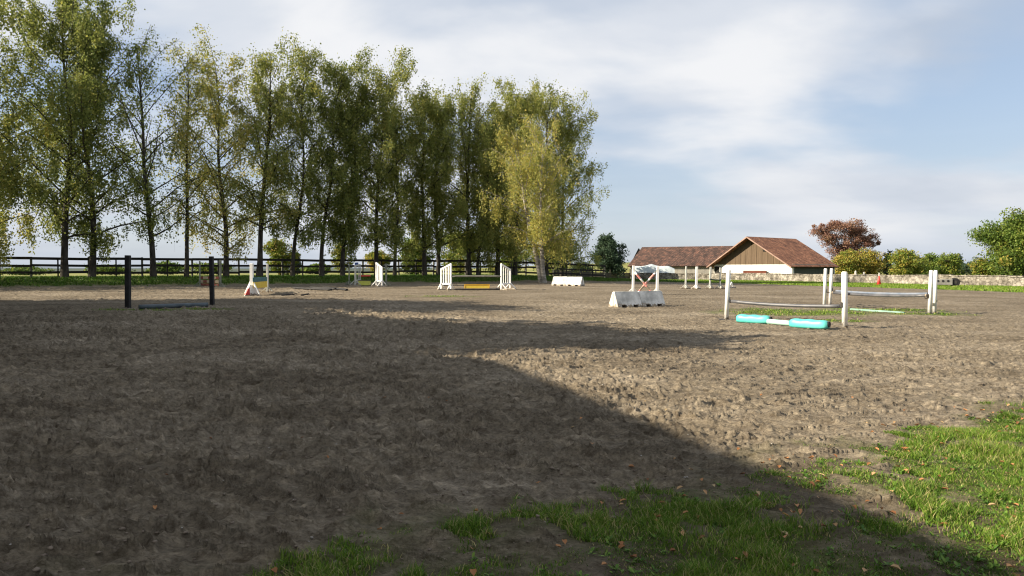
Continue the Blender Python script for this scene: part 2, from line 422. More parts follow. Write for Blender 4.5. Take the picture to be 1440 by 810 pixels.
hg = (0.018+0.042*sst(.40, .68, cl)+0.05*sst(.62, .75, fbm(xs*3.1, ys*3.1, 64, 3)))*rng.uniform(0.4, 1.35, n)
rb = np.clip(rng.normal(0.40, 0.2, n)+(cl-.5)*0.7, 0, 1); rb[rng.random(n) < .12] = 1.0
tag(blades(xs, ys, hg, rng.uniform(.003, .0075, n), rng.uniform(.2, .9, n), 'grass', GRASSM, rbase=rb), 'short patchy green grass along the near edge of the sand', 'grass', kind='stuff')
# lawn further right / patches round the jumps: coarser tufts
xs, ys = scatter(260000, -20, 34, 9.5, 36, 0.3)
n = len(xs)
tag(blades(xs, ys, rng.uniform(.03, .10, n), rng.uniform(.015, .03, n), rng.uniform(.2, .9, n), 'grass', GRASSM, rbase=np.clip(rng.normal(.62, .22, n), 0, 1)), 'tufts of grass growing in the sand around the jumps', 'grass', kind='stuff')
xs = rng.uniform(-48, 52, 260000); ys = rng.uniform(38, 100, 260000)
g = grassness(xs, ys); s_, d_ = sd(xs, ys)
k = (np.abs(xs) < ys*0.8) & (g > .5) & (d_ > -14); xs, ys = xs[k], ys[k]; n = len(xs)
tag(blades(xs, ys, rng.uniform(.06, .2, n), rng.uniform(.04, .08, n), rng.uniform(.2, .9, n), 'grass', GRASSM, rbase=np.clip(rng.normal(.14, .14, n)+.5*(xs > 20), 0, 1)), 'rough grass verge under the trees and before the wall', 'grass', kind='stuff')  # blades left of the sunny wall stretch coloured darker, as tree shade

# broad low weeds: rosettes of oval leaves
def ovals(x, y, z, ln, wd, pitch, yaw, name, m, rnd, curl=0.0):
    n = len(x); pts = np.array([(0, 0), (.3, .42), (.7, .40), (1, 0), (.7, -.40), (.3, -.42)])
    V = np.empty((n, 6, 3)); cy, sy, cp, sp = np.cos(yaw), np.sin(yaw), np.cos(pitch), np.sin(pitch)
    for k, (u, v) in enumerate(pts):
        U = u*ln; W = v*wd; h_ = U*sp + curl*np.abs(v)*wd*1.6
        V[:, k, 0] = x+cy*U*cp-sy*W; V[:, k, 1] = y+sy*U*cp+cy*W; V[:, k, 2] = z+h_
    b = (np.arange(n)*6)[:, None]
    Fc = np.concatenate([b+np.array([0, 1, 2, 3]), b+np.array([0, 3, 4, 5])], 0)
    return fastmesh(name, V.reshape(-1, 3), Fc, m, rnd=np.repeat(rnd, 6))
xc, yc = scatter(7000, -2, 9, 3.2, 9.0, .3); xc = np.repeat(xc, 7); yc = np.repeat(yc, 7); n = len(xc)
xc = xc+rng.normal(0, .01, n); yc = yc+rng.normal(0, .01, n)
WEED = leafmat('weed leaf', [(0, (0.05, 0.12, 0.015)), (0.5, (0.10, 0.19, 0.025)), (1, (0.17, 0.26, 0.04))], .25, .5)
tag(ovals(xc, yc, zground(xc, yc)+.004, rng.uniform(.018, .05, n), rng.uniform(.010, .022, n), rng.uniform(.05, .9, n), rng.uniform(0, 6.28, n), 'weeds', WEED, rng.random(n), .3),
    'low broad-leaved weeds among the near grass', 'weeds', kind='stuff')
n = 620; xl = rng.uniform(-3, 8.5, n*4); yl = rng.uniform(3.3, 9, n*4)
k = (rng.random(n*4) < 0.04+0.75*sst(-1.0, .6, -seg_mask(xl, yl))); xl, yl = xl[k][:n], yl[k][:n]; n = len(xl)
DEAD = leafmat('fallen leaf', [(0, (0.16, 0.07, 0.03)), (0.4, (0.32, 0.14, 0.05)), (0.75, (0.42, 0.21, 0.09)), (1, (0.40, 0.30, 0.16))], .15, .7)
tag(ovals(xl, yl, zground(xl, yl)+rng.uniform(.008, .03, n), rng.uniform(.03, .065, n), rng.uniform(.022, .045, n), rng.uniform(-.4, .5, n), rng.uniform(0, 6.28, n), 'fallen_leaves', DEAD, rng.random(n), .5),
    'orange brown fallen leaves scattered on the near grass', 'fallen leaves', kind='stuff')
# sand clods and pebbles
def clods(n, name, m, label, x0, x1, y0, y1, s0, s1):
    ph = (1+5**.5)/2
    ico = np.array([(-1,ph,0),(1,ph,0),(-1,-ph,0),(1,-ph,0),(0,-1,ph),(0,1,ph),(0,-1,-ph),(0,1,-ph),(ph,0,-1),(ph,0,1),(-ph,0,-1),(-ph,0,1)])/1.9
    fc = np.array([(0,11,5),(0,5,1),(0,1,7),(0,7,10),(0,10,11),(1,5,9),(5,11,4),(11,10,2),(10,7,6),(7,1,8),(3,9,4),(3,4,2),(3,2,6),(3,6,8),(3,8,9),(4,9,5),(2,4,11),(6,2,10),(8,6,7),(9,8,1)])
    r = np.exp(rng.uniform(math.log(y0), math.log(y1), n)); a = rng.uniform(R(-42), R(42), n); x, y = r*np.sin(a), r*np.cos(a)
    k = seg_mask(x, y) > -0.3; x, y = x[k], y[k]; n = len(x)
    sz = rng.uniform(s0, s1, n)**1.0*rng.uniform(.4, 1, n)
    V = ico[None]*(1+rng.normal(0, .22, (n, 12, 1)))*sz[:, None, None]*np.array([1.2, 1, .6])
    th = rng.uniform(0, 6.28, n)[:, None]; vx = V[..., 0]*np.cos(th)-V[..., 1]*np.sin(th); vy = V[..., 0]*np.sin(th)+V[..., 1]*np.cos(th)
    V = np.stack([vx+x[:, None], vy+y[:, None], V[..., 2]+zground(x, y)[:, None]], -1)
    Fc = (np.arange(n)*12)[:, None, None]+fc[None]
    return tag(fastmesh(name, V.reshape(-1, 3), Fc.reshape(-1, 3), m, smooth=True), label, name, kind='stuff')
clods(5000, 'sand_clods', mat('sand clod', (0.12, 0.092, 0.068), (0.20, 0.16, 0.12), 3, bump=.004, bscale=80), 'crumbled clods of sand kicked up by hooves', 0, 0, 3.3, 30, .008, .020)
clods(260, 'pebbles', mat('pebble', (0.30, 0.27, 0.23), (0.45, 0.43, 0.40), 2), 'small pale pebbles strewn in the arena sand', 0, 0, 3.3, 22, .006, .013)

# distant hills and far hedge line
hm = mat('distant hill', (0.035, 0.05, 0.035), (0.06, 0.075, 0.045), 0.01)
def hills(px0, px1, base, rise, Y, name, m, seed):
    b = MB(); n = 60; V = []
    for i in range(n+1):
        px = px0+(px1-px0)*i/n; t = P(px, base - rise*(0.35+0.65*float(fbm(np.array([i*.11]), np.array([0.]), seed, 4)[0])), Y)
        V.append((t.x, t.y, t.z))
    for i in range(n):
        a, c = V[i], V[i+1]
        b.poly([(a[0], a[1]-260, -12), (c[0], c[1]-260, -12), c, a]); b.poly([a, c, (c[0], c[1]+400, -12), (a[0], a[1]+400, -12)])
    return tag(b.build(name, m, smooth=True), kind='structure')
hills(-300, 820, 379, 5, 3200, 'hills', mat('haze blue hill', (0.06, 0.085, 0.11), (0.075, 0.10, 0.12), .01), 8)  # distance haze is mixed into the hill colour
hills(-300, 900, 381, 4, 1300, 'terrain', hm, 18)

# ------------------------------------------------------------------ TREES
rng = np.random.default_rng(23)
BARK = mat('dark birch bark', (0.020, 0.017, 0.013), (0.075, 0.066, 0.054), 4, rough=.95, bump=.03, bscale=8, stretch=(1, 1, .35))
BARKP = mat('pale birch bark', (0.10, 0.085, 0.065), (0.42, 0.39, 0.34), 2.2, rough=.9, bump=.02, bscale=8, stretch=(1, 1, 2.5))
def foliage(name, C, D, size, m, parent, rnd):
    """C: leaf centres, D: unit droop directions; one kite-shaped quad per leaf spray"""
    n = len(C); a = rng.normal(size=(n, 3)); s = np.cross(D, a); s /= np.linalg.norm(s, axis=1)[:, None]+1e-9
    L_ = (size*rng.uniform(.65, 1.35, n))[:, None]; W = L_*rng.uniform(.28, .48, n)[:, None]
    V = np.stack([C-D*L_*.5, C+s*W-D*L_*.05, C+D*L_*.5, C-s*W-D*L_*.05], 1)
    return fastmesh(name, V.reshape(-1, 3), np.arange(n*4).reshape(n, 4), m, parent, rnd=np.repeat(np.clip(rnd, 0, 1), 4))
def limb(p, d, length, nseg, up, wob):
    pts = [np.array(p)]; d = np.array(d)/np.linalg.norm(d)
    for i in range(nseg):
        d = d+np.array([0, 0, up])/nseg+rng.normal(0, wob, 3)/nseg; d /= np.linalg.norm(d)
        pts.append(pts[-1]+d*length/nseg)
    return pts
def birch(parent, H, spread, dens, crown0=0.25, yellow=0.0, lean=(0, 0), stems=1, droop=1.0, leaf=.15, bark=None, lm=None, tr=None, twig=1.0, ylow=0.0):
    """pendulous birch, base at the origin"""
    bark = bark or BARK; mb = MB(); tw = mb; C = []; Dd = []; Rn = []
    tr = (tr or (0.11+H*0.0085))*.86
    for st in range(stems):
        off = rng.normal(0, .05, 2) if stems > 1 else (0, 0)
        dd = np.array([lean[0]+(rng.normal(0, .14) if stems > 1 else 0), lean[1]+(rng.normal(0, .1) if stems > 1 else 0), 1.0])
        n = 12; hh = H*(1 if st == 0 else rng.uniform(.7, .95)); pts = [np.array([off[0]*st, off[1]*st, -0.25])]
        d = dd/np.linalg.norm(dd); wv = rng.normal(0, .05, 2)
        for i in range(n):
            d = d+np.array([wv[0]*math.sin(i*.8)-lean[0]*.09, wv[1]*math.cos(i*.7)-lean[1]*.09, .05])+rng.normal(0, .025, 3); d /= np.linalg.norm(d)
            pts.append(pts[-1]+d*hh/n)
        rr = [tr*(1-.93*(i/n)**.85)+.012 for i in range(n+1)]; rr[0] *= 1.22
        mb.tube(pts, rr, 9, cap=False)
        nl = int(34*hh/18*(1.0 if stems == 1 else .6))
        for k in range(nl):
            f = crown0+(1-crown0)*(k+rng.random())/nl*.97
            i = min(int(f*n), n-1); t = f*n-i; p = pts[i]*(1-t)+pts[i+1]*t
            az = k*2.4+rng.normal(0, .4); rel = (f-crown0)/(1-crown0)
            wd = spread*(0.55+.6*math.sin(min(1, rel*1.25+.12)*math.pi*.85))*rng.uniform(.6, 1.15)*(1 if rel < .9 else .6)
            tilt = 0.55+rel*1.2
            pl = limb(p, (math.cos(az), math.sin(az), tilt), wd*1.35, 5, -.2*droop, .35)
            r0 = max(.012, tr*.34*(1-rel*.75))
            mb.tube(pl, [r0*(1-.85*j/5)+.004 for j in range(6)], 5, cap=False)
            for b_ in range(int(9*twig)):
                g = rng.uniform(.2, 1); j = min(int(g*5), 4); q0 = pl[j]*(1-(g*5-j))+pl[j+1]*(g*5-j)
                a2 = rng.uniform(0, 6.28); sl = rng.uniform(.5, 1.35)*(.5+wd*.22)
                sp = limb(q0, (math.cos(a2), math.sin(a2), .45), sl, 3, -.9*droop, .5)
                tw.tube(sp, [.011, .009, .006, .003], 3, cap=False)
                # pendulous strands
                for s_ in range(2):
                    q1 = sp[1+s_]; hl = rng.uniform(.35, 1.5)*droop*(1.15-.4*rel)+.15
                    m_ = int(rng.poisson(dens*hl*7.5+dens*2))
                    if hl > .7 and rng.random() < .5:
                        e_ = q1+np.array([rng.normal(0, .1), rng.normal(0, .1), -hl]); tw.tube([q1, (q1+e_)/2+rng.normal(0, .03, 3), e_], [.005, .004, .002], 3, cap=False)
                    if m_ == 0: continue
                    u = rng.random(m_); c = q1[None]+np.stack([rng.normal(0, .10, m_)+0*u, rng.normal(0, .10, m_), -u*hl], 1)+rng.normal(0, .10, (m_, 3))
                    C.append(c); dv = np.array([0, 0, -1])+rng.normal(0, .55, (m_, 3)); Dd.append(dv/np.linalg.norm(dv, axis=1)[:, None])
                    base = yellow+ylow*(1-rel)+rng.normal(0, .10); Rn.append(base+rng.normal(0, .14, m_))
            # leafy shell along the limb so clumps hang together
            m_ = int(rng.poisson(dens*40*min(1.5, wd/2)))
            if m_:
                u = rng.random(m_)**.7*4.999; j = u.astype(int); fr = (u-j)[:, None]; pa = np.array(pl)
                c = pa[j]*(1-fr)+pa[j+1]*fr+rng.normal(0, .34, (m_, 3))
                C.append(c); dv = np.array([0, 0, -1])+rng.normal(0, .8, (m_, 3)); Dd.append(dv/np.linalg.norm(dv, axis=1)[:, None]); Rn.append(yellow+ylow*(1-rel)+rng.normal(0, .16, m_))
    mb.build('trunk', bark, parent, smooth=True)
    cr = foliage('crown', np.concatenate(C), np.concatenate(Dd), leaf, lm, parent, np.concatenate(Rn))
    return cr
def broadleaf(parent, H, lobes, n, leaf, lm, tilt=0.35, rb=.5, trunk=.25, bark=None, sub_=True, bare=0.0):
    """lobes: (x,y,z,rx,ry,rz) in the tree's own frame"""
    mb = MB(); bark = bark or BARK
    top = max(l_[2] for l_ in lobes)
    tp = limb((0, 0, -.2), (0, 0, 1), top*.8, 6, 0, .12); mb.tube(tp, [trunk*(1-.75*i/6) for i in range(7)], 8, cap=False)
    vol = np.array([l_[3]*l_[4]*l_[5] for l_ in lobes])**.67; vol /= vol.sum(); C = []; Rn = []; tw = mb
    for l_, v in zip(lobes, vol):
        c0 = np.array(l_[:3]); rr = np.array(l_[3:])
        z0 = min(max(c0[2]*.45, .1), top*.6); i = min(int(z0/(top*.8)*6), 5)
        e_ = c0; s0 = tp[i]
        mid = (s0+e_)/2+np.array([0, 0, -.08*top*.5])
        mb.tube([s0, mid, e_], [trunk*.42, trunk*.28, trunk*.12], 5, cap=False)
        nc = max(6, int(26*v*len(lobes)))
        for k in range(nc):
            dv = rng.normal(size=3); dv /= np.linalg.norm(dv); dv[2] = dv[2]*.9+.1
            cc = c0+dv*rr*rng.uniform(.45, 1.05); cr_ = rr.mean()*rng.uniform(.26, .52)
            tw.tube([c0+(cc-c0)*.1, (c0+cc)/2+rng.normal(0, .05, 3)*rr.mean(), cc], [trunk*.1+.01, trunk*.06+.008, .008], 3, cap=False)
            m_ = int(n*v/nc*rng.uniform(.5, 1.5))
            q_ = rng.normal(size=(m_, 3)); q_ /= np.linalg.norm(q_, axis=1)[:, None]; q_ *= (rng.random((m_, 1))**.4)*cr_*np.array([1.15, 1.15, .8])
            C.append(cc+q_+rng.normal(0, cr_*.12, (m_, 3))); Rn.append(rb+rng.normal(0, .13)+rng.normal(0, .12, m_))
    mb.build('trunk', bark, parent, smooth=True)
    C = np.concatenate(C); ok = C[:, 2] > .05; C = C[ok]; Rn = np.concatenate(Rn)[ok]
    dv = rng.normal(size=C.shape); dv[:, 2] -= .3; dv /= np.linalg.norm(dv, axis=1)[:, None]
    cr = foliage('crown', C, dv, leaf, lm, parent, Rn)
    return cr
BL = leafmat('birch leaf', [(0, (0.095, 0.130, 0.034)), (0.35, (0.23, 0.262, 0.062)), (0.65, (0.38, 0.365, 0.092)), (1, (0.52, 0.40, 0.095))], .48)
BLT = BL
GLN = leafmat('green leaf', [(0, (0.035, 0.070, 0.014)), (0.4, (0.080, 0.135, 0.022)), (0.75, (0.18, 0.23, 0.036)), (1, (0.36, 0.27, 0.05))], .35)
BLUEL = leafmat('blue green leaf', [(0, (0.020, 0.040, 0.022)), (0.5, (0.042, 0.075, 0.040)), (1, (0.09, 0.12, 0.05))], .2)
COP = leafmat('copper leaf', [(0, (0.14, 0.068, 0.050)), (0.5, (0.26, 0.14, 0.10)), (1, (0.34, 0.22, 0.13))], .3)
ROWG = 'birches in the row behind the arena'
def hgt(p, px, top):   # metres from the ground point up to a pixel row
    return P(px, top, p.y).z-p.z
# px, top row, spread, density, crown start, yellow, d offset, label, opts
rowt = [
 (-34, 20, 2.9, 1.3, .12, .22, 1.5, 'dense dark birch hanging in at the left edge of the photo', dict(droop=1.6, ylow=.35)),
 (91, -22, 3.0, 1.25, .17, .26, 0, 'tall broad birch, the tallest crown, leftmost visible trunk of the row', dict(droop=1.2)),
 (129, 8, 2.6, .95, .20, .22, 0, 'birch close right of the tallest one, twiggy thin lower branches', dict(twig=1.2)),
 (216, 52, 2.4, .17, .20, .15, 0, 'nearly bare birch with dark slightly leaning trunk and few leaves', dict(twig=1.4)),
 (262, 66, 1.5, .22, .30, .45, 0, 'slender straight birch with sparse leaves beside the nearly bare one', dict(twig=1.0, lean=(.04, 0), tr=.20)),
 (318, 42, 3.0, .78, .14, .52, 0, 'yellowish birch with a low curved side limb, behind the dark jump post', dict(ylow=.2, stems=1)),
 (364, 58, 2.2, .75, .26, .34, 0, 'birch forking in two above a thick trunk, beside the white post jump', dict(stems=2, tr=.27)),
 (411, 66, 2.0, .62, .24, .30, -.5, 'thin airy birch standing before the yellow green bush', dict(tr=.2)),
 (452, 82, 2.1, .95, .20, .26, 0, 'dark-leaved upright birch left of the grey wings', dict(tr=.22)),
 (482, 102, 1.7, 1.1, .18, .22, 0, 'narrow dark birch directly left of the grey jump wings', dict(tr=.23)),
 (530, 92, 2.3, .9, .18, .36, 0, 'pointed birch with a pale yellow top behind the grey jump wings', dict(tr=.25)),
 (555, 150, 1.6, .9, .18, .30, 0, 'short slim birch just right of the pointed pale-topped one', dict(tr=.2)),
 (597, 122, 1.9, .85, .18, .34, 0, 'left trunk of the close birch pair left of the white centre wings', dict(tr=.27)),
 (616, 140, 2.5, 1.0, .2, .30, -.8, 'right trunk of the close birch pair left of the white centre wings', dict(tr=.25)),
 (660, 136, 2.6, 1.0, .16, .34, 0, 'birch behind the yellow filler between the white centre wings', dict(tr=.28)),
 (672, 165, 1.8, 1., .16, .38, .8, 'thinner birch touching the one behind the yellow filler', dict(tr=.2)),
 (699, 138, 2.1, 1.1, .16, .40, 0, 'birch directly behind the right one of the white centre wings', dict(tr=.3)),
 (724, 128, 2.3, 1.15, .16, .38, 0, 'full rounded birch just right of the white centre wings', dict(tr=.28)),
 (768, 132, 2.9, 1.1, .12, .36, -1.5, 'broad birch at the right end of the row behind the golden one', dict(tr=.3)),
 (790, 165, 2.6, 1.0, .10, .40, -3, 'rearmost birch at the right end of the row, low spreading crown', dict(tr=.25)),
]
for (px, top, spr, dens, c0, ye, dd, lab, kw) in rowt:
    p = row(px, dd); t = thing('birch_tree', p, 0, lab, 'birch tree', ROWG)
    H = hgt(p, px, top)*0.97
    birch(t, H, spr*1.75, dens*(3.9 if dens > .5 else 3.2), c0*.85, ye+.04, lm=BL, leaf=.145, **kw)
    if px == 318: t.scale = (.96, .96, .90)
for (s_, H, lab) in ((-9, 19, 'birch off the left edge, first beyond the dense dark one'), (-16, 20, 'birch off the left edge, second beyond the dense dark one'), (-24, 19, 'birch off the left edge, last of the row')):
    q_ = P0+TD*s_+TN*2.0; t = thing('birch_tree', (q_[0], q_[1], gz(q_[0], q_[1])), 0, lab, 'birch tree', ROWG)
    birch(t, H, 4.4, 1.6, .14, .3, lm=BL, leaf=.22)
# golden leaning birch in front of the row
p = at(762, 397.5); t = thing('birch_tree', p, 0, 'golden weeping birch with pale leaning trunk at the right end of the row', 'birch tree', ROWG)
birch(t, hgt(p, 757, 172), 3.4, 2.7, .22, .62, lm=BL, leaf=.13, bark=BARKP, lean=(-.22, 0), stems=3, tr=.24, droop=1.3)

def bush_at(name, px, py, x0, x1, ytop, Y, lm, n, leaf, rb, lab, cat, group=None, nl=9, low=.12, trunk=.15, seed=None):
    """leafy shape filling pixel columns x0..x1 up to ytop at distance Y"""
    base = P((x0+x1)/2, 380, Y); base.z = gz(base.x, base.y)
    wd = ((x1-x0)/2+(5 if group == 'bushes beyond the stone wall' else 0))/F*Y; H = P(px, ytop, Y).z-base.z
    t = thing(name, base, 0, lab, cat, group); lo = []
    for k in range(nl):
        a = k*2.4; rr_ = (k/nl)**.5*.62; f = rng.uniform(low, .80) if k else .72
        rz = H*.26*rng.uniform(.8, 1.2); ww = wd*(.42)*rng.uniform(.8, 1.25)
        sq = math.cos(max(0, f-.35)*1.6)
        lo.append((math.cos(a)*wd*rr_*sq, math.sin(a)*wd*rr_*sq, min(H*f, H-rz), ww, ww, rz))
    lo.append((0, 0, H*.3, wd*.6, wd*.6, H*.3)); lo.append((0, 0, H*.76, wd*.38, wd*.38, H*.24))
    broadleaf(t, H, lo, n, leaf, lm, rb=rb, trunk=trunk); return t
UG = 'bushes and small trees beyond the row of birches'
bush_at('bush', 398, 0, 366, 420, 336, 78, GLN, 7000, .20, .78, 'yellow green bush beyond the fence, seen between the trunks left of the grey wings', 'bush', UG)
bush_at('bush', 415, 0, 405, 424, 352, 84, BLUEL, 2500, .2, .5, 'small dark bush touching the yellow green bush beyond the fence', 'bush', UG)
bush_at('willow_tree', 476, 0, 462, 496, 338, 96, GLN, 4200, .2, .72, 'pale willow-like small tree beyond the fence left of the grey wings', 'tree', UG)
bush_at('bush', 530, 0, 506, 556, 352, 90, GLN, 5000, .22, .8, 'golden green bush beyond the fence behind the grey wings', 'bush', UG)
bush_at('bush', 585, 0, 552, 616, 335, 92, GLN, 8000, .22, .62, 'green bush beyond the fence behind the close pair of trunks', 'bush', UG)
bush_at('bush', 645, 0, 606, 690, 322, 98, GLN, 10000, .24, .70, 'large light green bush beyond the fence between the white centre wings', 'bush', UG)
bush_at('bush', 715, 0, 676, 752, 330, 96, GLN, 9000, .22, .66, 'green bush beyond the fence right of the white centre wings', 'bush', UG)
bush_at('bush', 778, 0, 742, 812, 325, 90, GLN, 9000, .2, .55, 'bush hidden behind the golden birch trunk', 'bush', UG)
bush_at('dark_tree', 858, 0, 826, 884, 329, 100, BLUEL, 15000, .22, .42, 'dark blue green tree left of the long barn', 'tree', nl=9, low=.15)
bush_at('shrub', 815, 0, 796, 838, 368, 99, BLUEL, 5000, .18, .5, 'low dark shrub above the board fence left of the dark tree', 'shrub')
bush_at('big_tree', 1425, 0, 1374, 1500, 292, 96, GLN, 42000, .26, .52, 'large round green tree at the right edge of the photo', 'tree', nl=16, low=.12, trunk=.4)
# copper tree with open crown
cb = P(1190, 380, 124); cb.z = gz(cb.x, cb.y)
t = thing('copper_tree', cb, 0, 'copper red broad-topped tree right of the gabled barn', 'tree'); Hc = P(1180, 307, 124).z-cb.z
cl_ = [(-3.4, 0, .78*Hc, 2.0, 2, 1.0), (-1.8, 1, .84*Hc, 2.0, 2, 1.2), (0, -1, .86*Hc, 2.0, 2, 1.1), (1.8, 0, .76*Hc, 2.0, 2, 1.3), (3.6, 0, .62*Hc, 1.7, 1.8, 1.0), (-1.5, 0, .55*Hc, 2.2, 2, 1.5), (1.2, 0, .45*Hc, 2.4, 2, 1.8), (0, -1, .25*Hc, 3.0, 2, 1.8), (-2.6, 0, .66*Hc, 1.8, 2, 1.2), (.4, 0, .68*Hc, 2.0, 2, 1.4), (2.4, 0, .58*Hc, 1.8, 2, 1.2), (-.5, 0, .36*Hc, 2.6, 2, 1.8), (-4.3, 0, .85*Hc, 1.0, 1, .5), (4.8, .5, .55*Hc, 1.0, 1, .6)]
cl_ = [(a_*1.18, b__, c_, d_*1.12, e__, f_*1.1) for (a_, b__, c_, d_, e__, f_) in cl_]
broadleaf(t, Hc, cl_, 30000, .20, COP, rb=.5, trunk=.3)
RG = 'bushes beyond the stone wall'
bush_at('bush', 1195, 0, 1164, 1222, 352, 116, GLN, 7000, .24, .85, 'dull olive bush under the copper tree beyond the wall', 'bush', RG)
bush_at('bush', 1222, 0, 1204, 1244, 349, 118, GLN, 5500, .24, .96, 'orange yellow topped bush just right of the copper tree', 'bush', RG)
bush_at('conifer_tree', 1249, 0, 1238, 1258, 352, 124, BLUEL, 3500, .22, .5, 'narrow dark tree between the orange topped bush and the bright green ones', 'tree')
bush_at('bush', 1274, 0, 1250, 1298, 350, 112, GLN, 9000, .24, .74, 'brightest light green bush right of the cone, beyond the wall', 'bush', RG)
bush_at('bush', 1305, 0, 1284, 1330, 356, 122, GLN, 7000, .24, .50, 'mid green bush left of the paired white posts, beyond the wall', 'bush', RG)
bush_at('bush', 1332, 0, 1312, 1352, 357, 114, GLN, 7000, .24, .62, 'rounded green bush behind the tyre by the wall', 'bush', RG)
bush_at('conifer_tree', 1348, 0, 1338, 1358, 357, 128, BLUEL, 3000, .22, .4, 'small dark pointed tree left of the big round tree', 'tree')
bush_at('bush', 1364, 0, 1350, 1384, 368, 122, BLUEL, 4500, .22, .5, 'low blue green bush left of the big round tree', 'bush', RG)
bush_at('bush', 1382, 0, 1366, 1398, 362, 100, GLN, 5000, .22, .78, 'yellow green bush at the foot of the big round tree', 'bush', RG)
# far hedges in the field behind the fence
for (x0, x1, yt, Y, r_, lab) in ((205, 262, 369, 210, .35, 'far dark hedge clump in the field behind the slender birches'), (262, 330, 372, 190, .6, 'far green hedge in the field behind the striped jump'), (0, 70, 375, 260, .4, 'far low hedge in the field at the left edge'), (120, 190, 374, 240, .5, 'far low hedge in the field behind the two left trunks'), (420, 470, 372, 200, .5, 'far hedge in the field left of the willow')):
    bush_at('hedge', (x0+x1)/2, 0, x0, x1, yt, Y, GLN, 3500, .6, r_, lab, 'hedge', 'far hedges in the field', nl=9, low=.3)
# trees left of the picture that shade the sand
SG = 'big trees standing left of the arena'
for (x_, y_, H, rr_, lab) in SHADE if 'SHADE' in globals() else [
    (-15.5, 10.6, 8.8, 3.2, 'short bushy tree beside the stable, off the left of the arena'),
    (-17.5, 13.4, 14, 3.9, 'big green tree nearest the stable, off the left of the arena'),
    (-23.5, 14.0, 14, 4.5, 'big green tree behind the one nearest the stable'),
    (-20.5, 17.6, 9.5, 3.4, 'lowest of the big green trees left of the arena'),
    (-28.5, 17.2, 12, 4.4, 'big green tree behind the lowest one left of the arena'),
    (-25.0, 22.0, 15.5, 4.0, 'big green tree beyond the lowest one left of the arena'),
    (-31.0, 22.0, 17, 4.6, 'tallest big green tree left of the arena'),
    (-38.0, 20.5, 17, 4.8, 'big green tree hindmost of those left of the arena'),
    (-40.0, 31.0, 7, 3.6, 'low round tree before the off-frame birches left of the arena')]:
    t = thing('big_tree', (x_, y_, gz(x_, y_)), 0, lab, 'tree', SG)
    lo = []
    for k in range(16):
        a = k*2.4; f = .14+.68*(k+.5)/16; ww = rr_*(.55+.45*math.sin(min(1, f*1.1)*math.pi))
        lo.append((math.cos(a)*ww*.55, math.sin(a)*ww*.55, H*f, rr_*.5, rr_*.5, H*.13))
    broadleaf(t, H, lo, 15000, .38, GLN, rb=.4, trunk=.4)

# ------------------------------------------------------------------ stable left of the camera (casts the big foreground shadow)
PLAST = mat('old plaster', (0.42, 0.38, 0.31), (0.52, 0.48, 0.40), 1.5, bump=.01)
TILE = None
def tilemat(name, c1, c2, c3):
    m = mat(name, c1, c2, 1.3, rough=.9, c3=c3, det=8, lo=.3, hi=.7)
    t = m.node_tree; b = t.nodes['Principled BSDF']; co = t.nodes.new('ShaderNodeTexCoord')
    br = t.nodes.new('ShaderNodeTexBrick'); br.inputs['Scale'].default_value = 1.0
    br.inputs['Color1'].default_value = (1.15, 1.12, 1.1, 1); br.inputs['Color2'].default_value = (.62, .60, .60, 1); br.inputs['Mortar'].default_value = (.30, .28, .28, 1)
    br.inputs['Brick Width'].default_value = .26; br.inputs['Row Height'].default_value = .30; br.inputs['Mortar Size'].default_value = .03
    t.links.new(co.outputs['UV'], br.inputs[0])
    src = b.inputs['Base Color'].links[0].from_socket
    mx = t.nodes.new('ShaderNodeMix'); mx.data_type = 'RGBA'; mx.blend_type = 'MULTIPLY'; mx.inputs[0].default_value = 1
    t.links.new(src, mx.inputs[6]); t.links.new(br.outputs[0], mx.inputs[7]); t.links.new(mx.outputs[2], b.inputs['Base Color'])
    bp = t.nodes.new('ShaderNodeBump'); bp.inputs['Distance'].default_value = .04; t.links.new(br.outputs['Fac'], bp.inputs['Height']); bp.invert = True
    t.links.new(bp.outputs[0], b.inputs['Normal']); return m
TILE1 = tilemat('mottled shaded roof tiles', (0.050, 0.035, 0.029), (0.25, 0.13, 0.09), (0.115, 0.070, 0.055))  # mottled tiles; cloud and tree shadow on the long barn is in the colour
TILE2 = tilemat('red roof tiles', (0.14, 0.065, 0.040), (0.50, 0.25, 0.14), (0.32, 0.145, 0.085))
def roof_slope(name, a, b, c, d, thick, m, parent):
    """a,b eave corners, c,d ridge corners; real thickness; uv in metres"""
    a, b, c, d = map(Vector, (a, b, c, d)); n = (b-a).cross(d-a).normalized()
    if n.z < 0: n = -n
    v = [a, b, c, d]+[p_-n*thick for p_ in (a, b, c, d)]
    me = bpy.data.meshes.new(name); me.from_pydata([tuple(p_) for p_ in v], [], [(0, 1, 2, 3), (7, 6, 5, 4), (0, 4, 5, 1), (1, 5, 6, 2), (2, 6, 7, 3), (3, 7, 4, 0)])
    uv = me.uv_layers.new(name='UVMap'); e1 = (b-a).normalized(); e2 = (d-a)-(d-a).dot(e1)*e1; e2.normalize()
    for lp in me.loops: p_ = me.vertices[lp.vertex_index].co; uv.data[lp.index].uv = ((p_-a).dot(e1), (p_-a).dot(e2))
    me.materials.append(m); return link(bpy.data.objects.new(name, me), parent)
DARKW = mat('dark weathered boards', (0.040, 0.036, 0.026), (0.085, 0.075, 0.052), 3, stretch=(6, 6, .4))
BOARD = mat('brown vertical boards', (0.090, 0.062, 0.038), (0.140, 0.098, 0.062), 1.6, stretch=(7, 7, .35), bump=.01, bscale=4)
WHITEW = mat('whitewashed wall', (0.62, 0.60, 0.54), (0.74, 0.72, 0.66), 1.2, bump=.005)
GREYW = mat('grey plaster', (0.20, 0.19, 0.17), (0.30, 0.285, 0.25), 1.5)
VERGE = mat('pinkish verge board', (0.24, 0.15, 0.115), (0.33, 0.22, 0.17), 2)
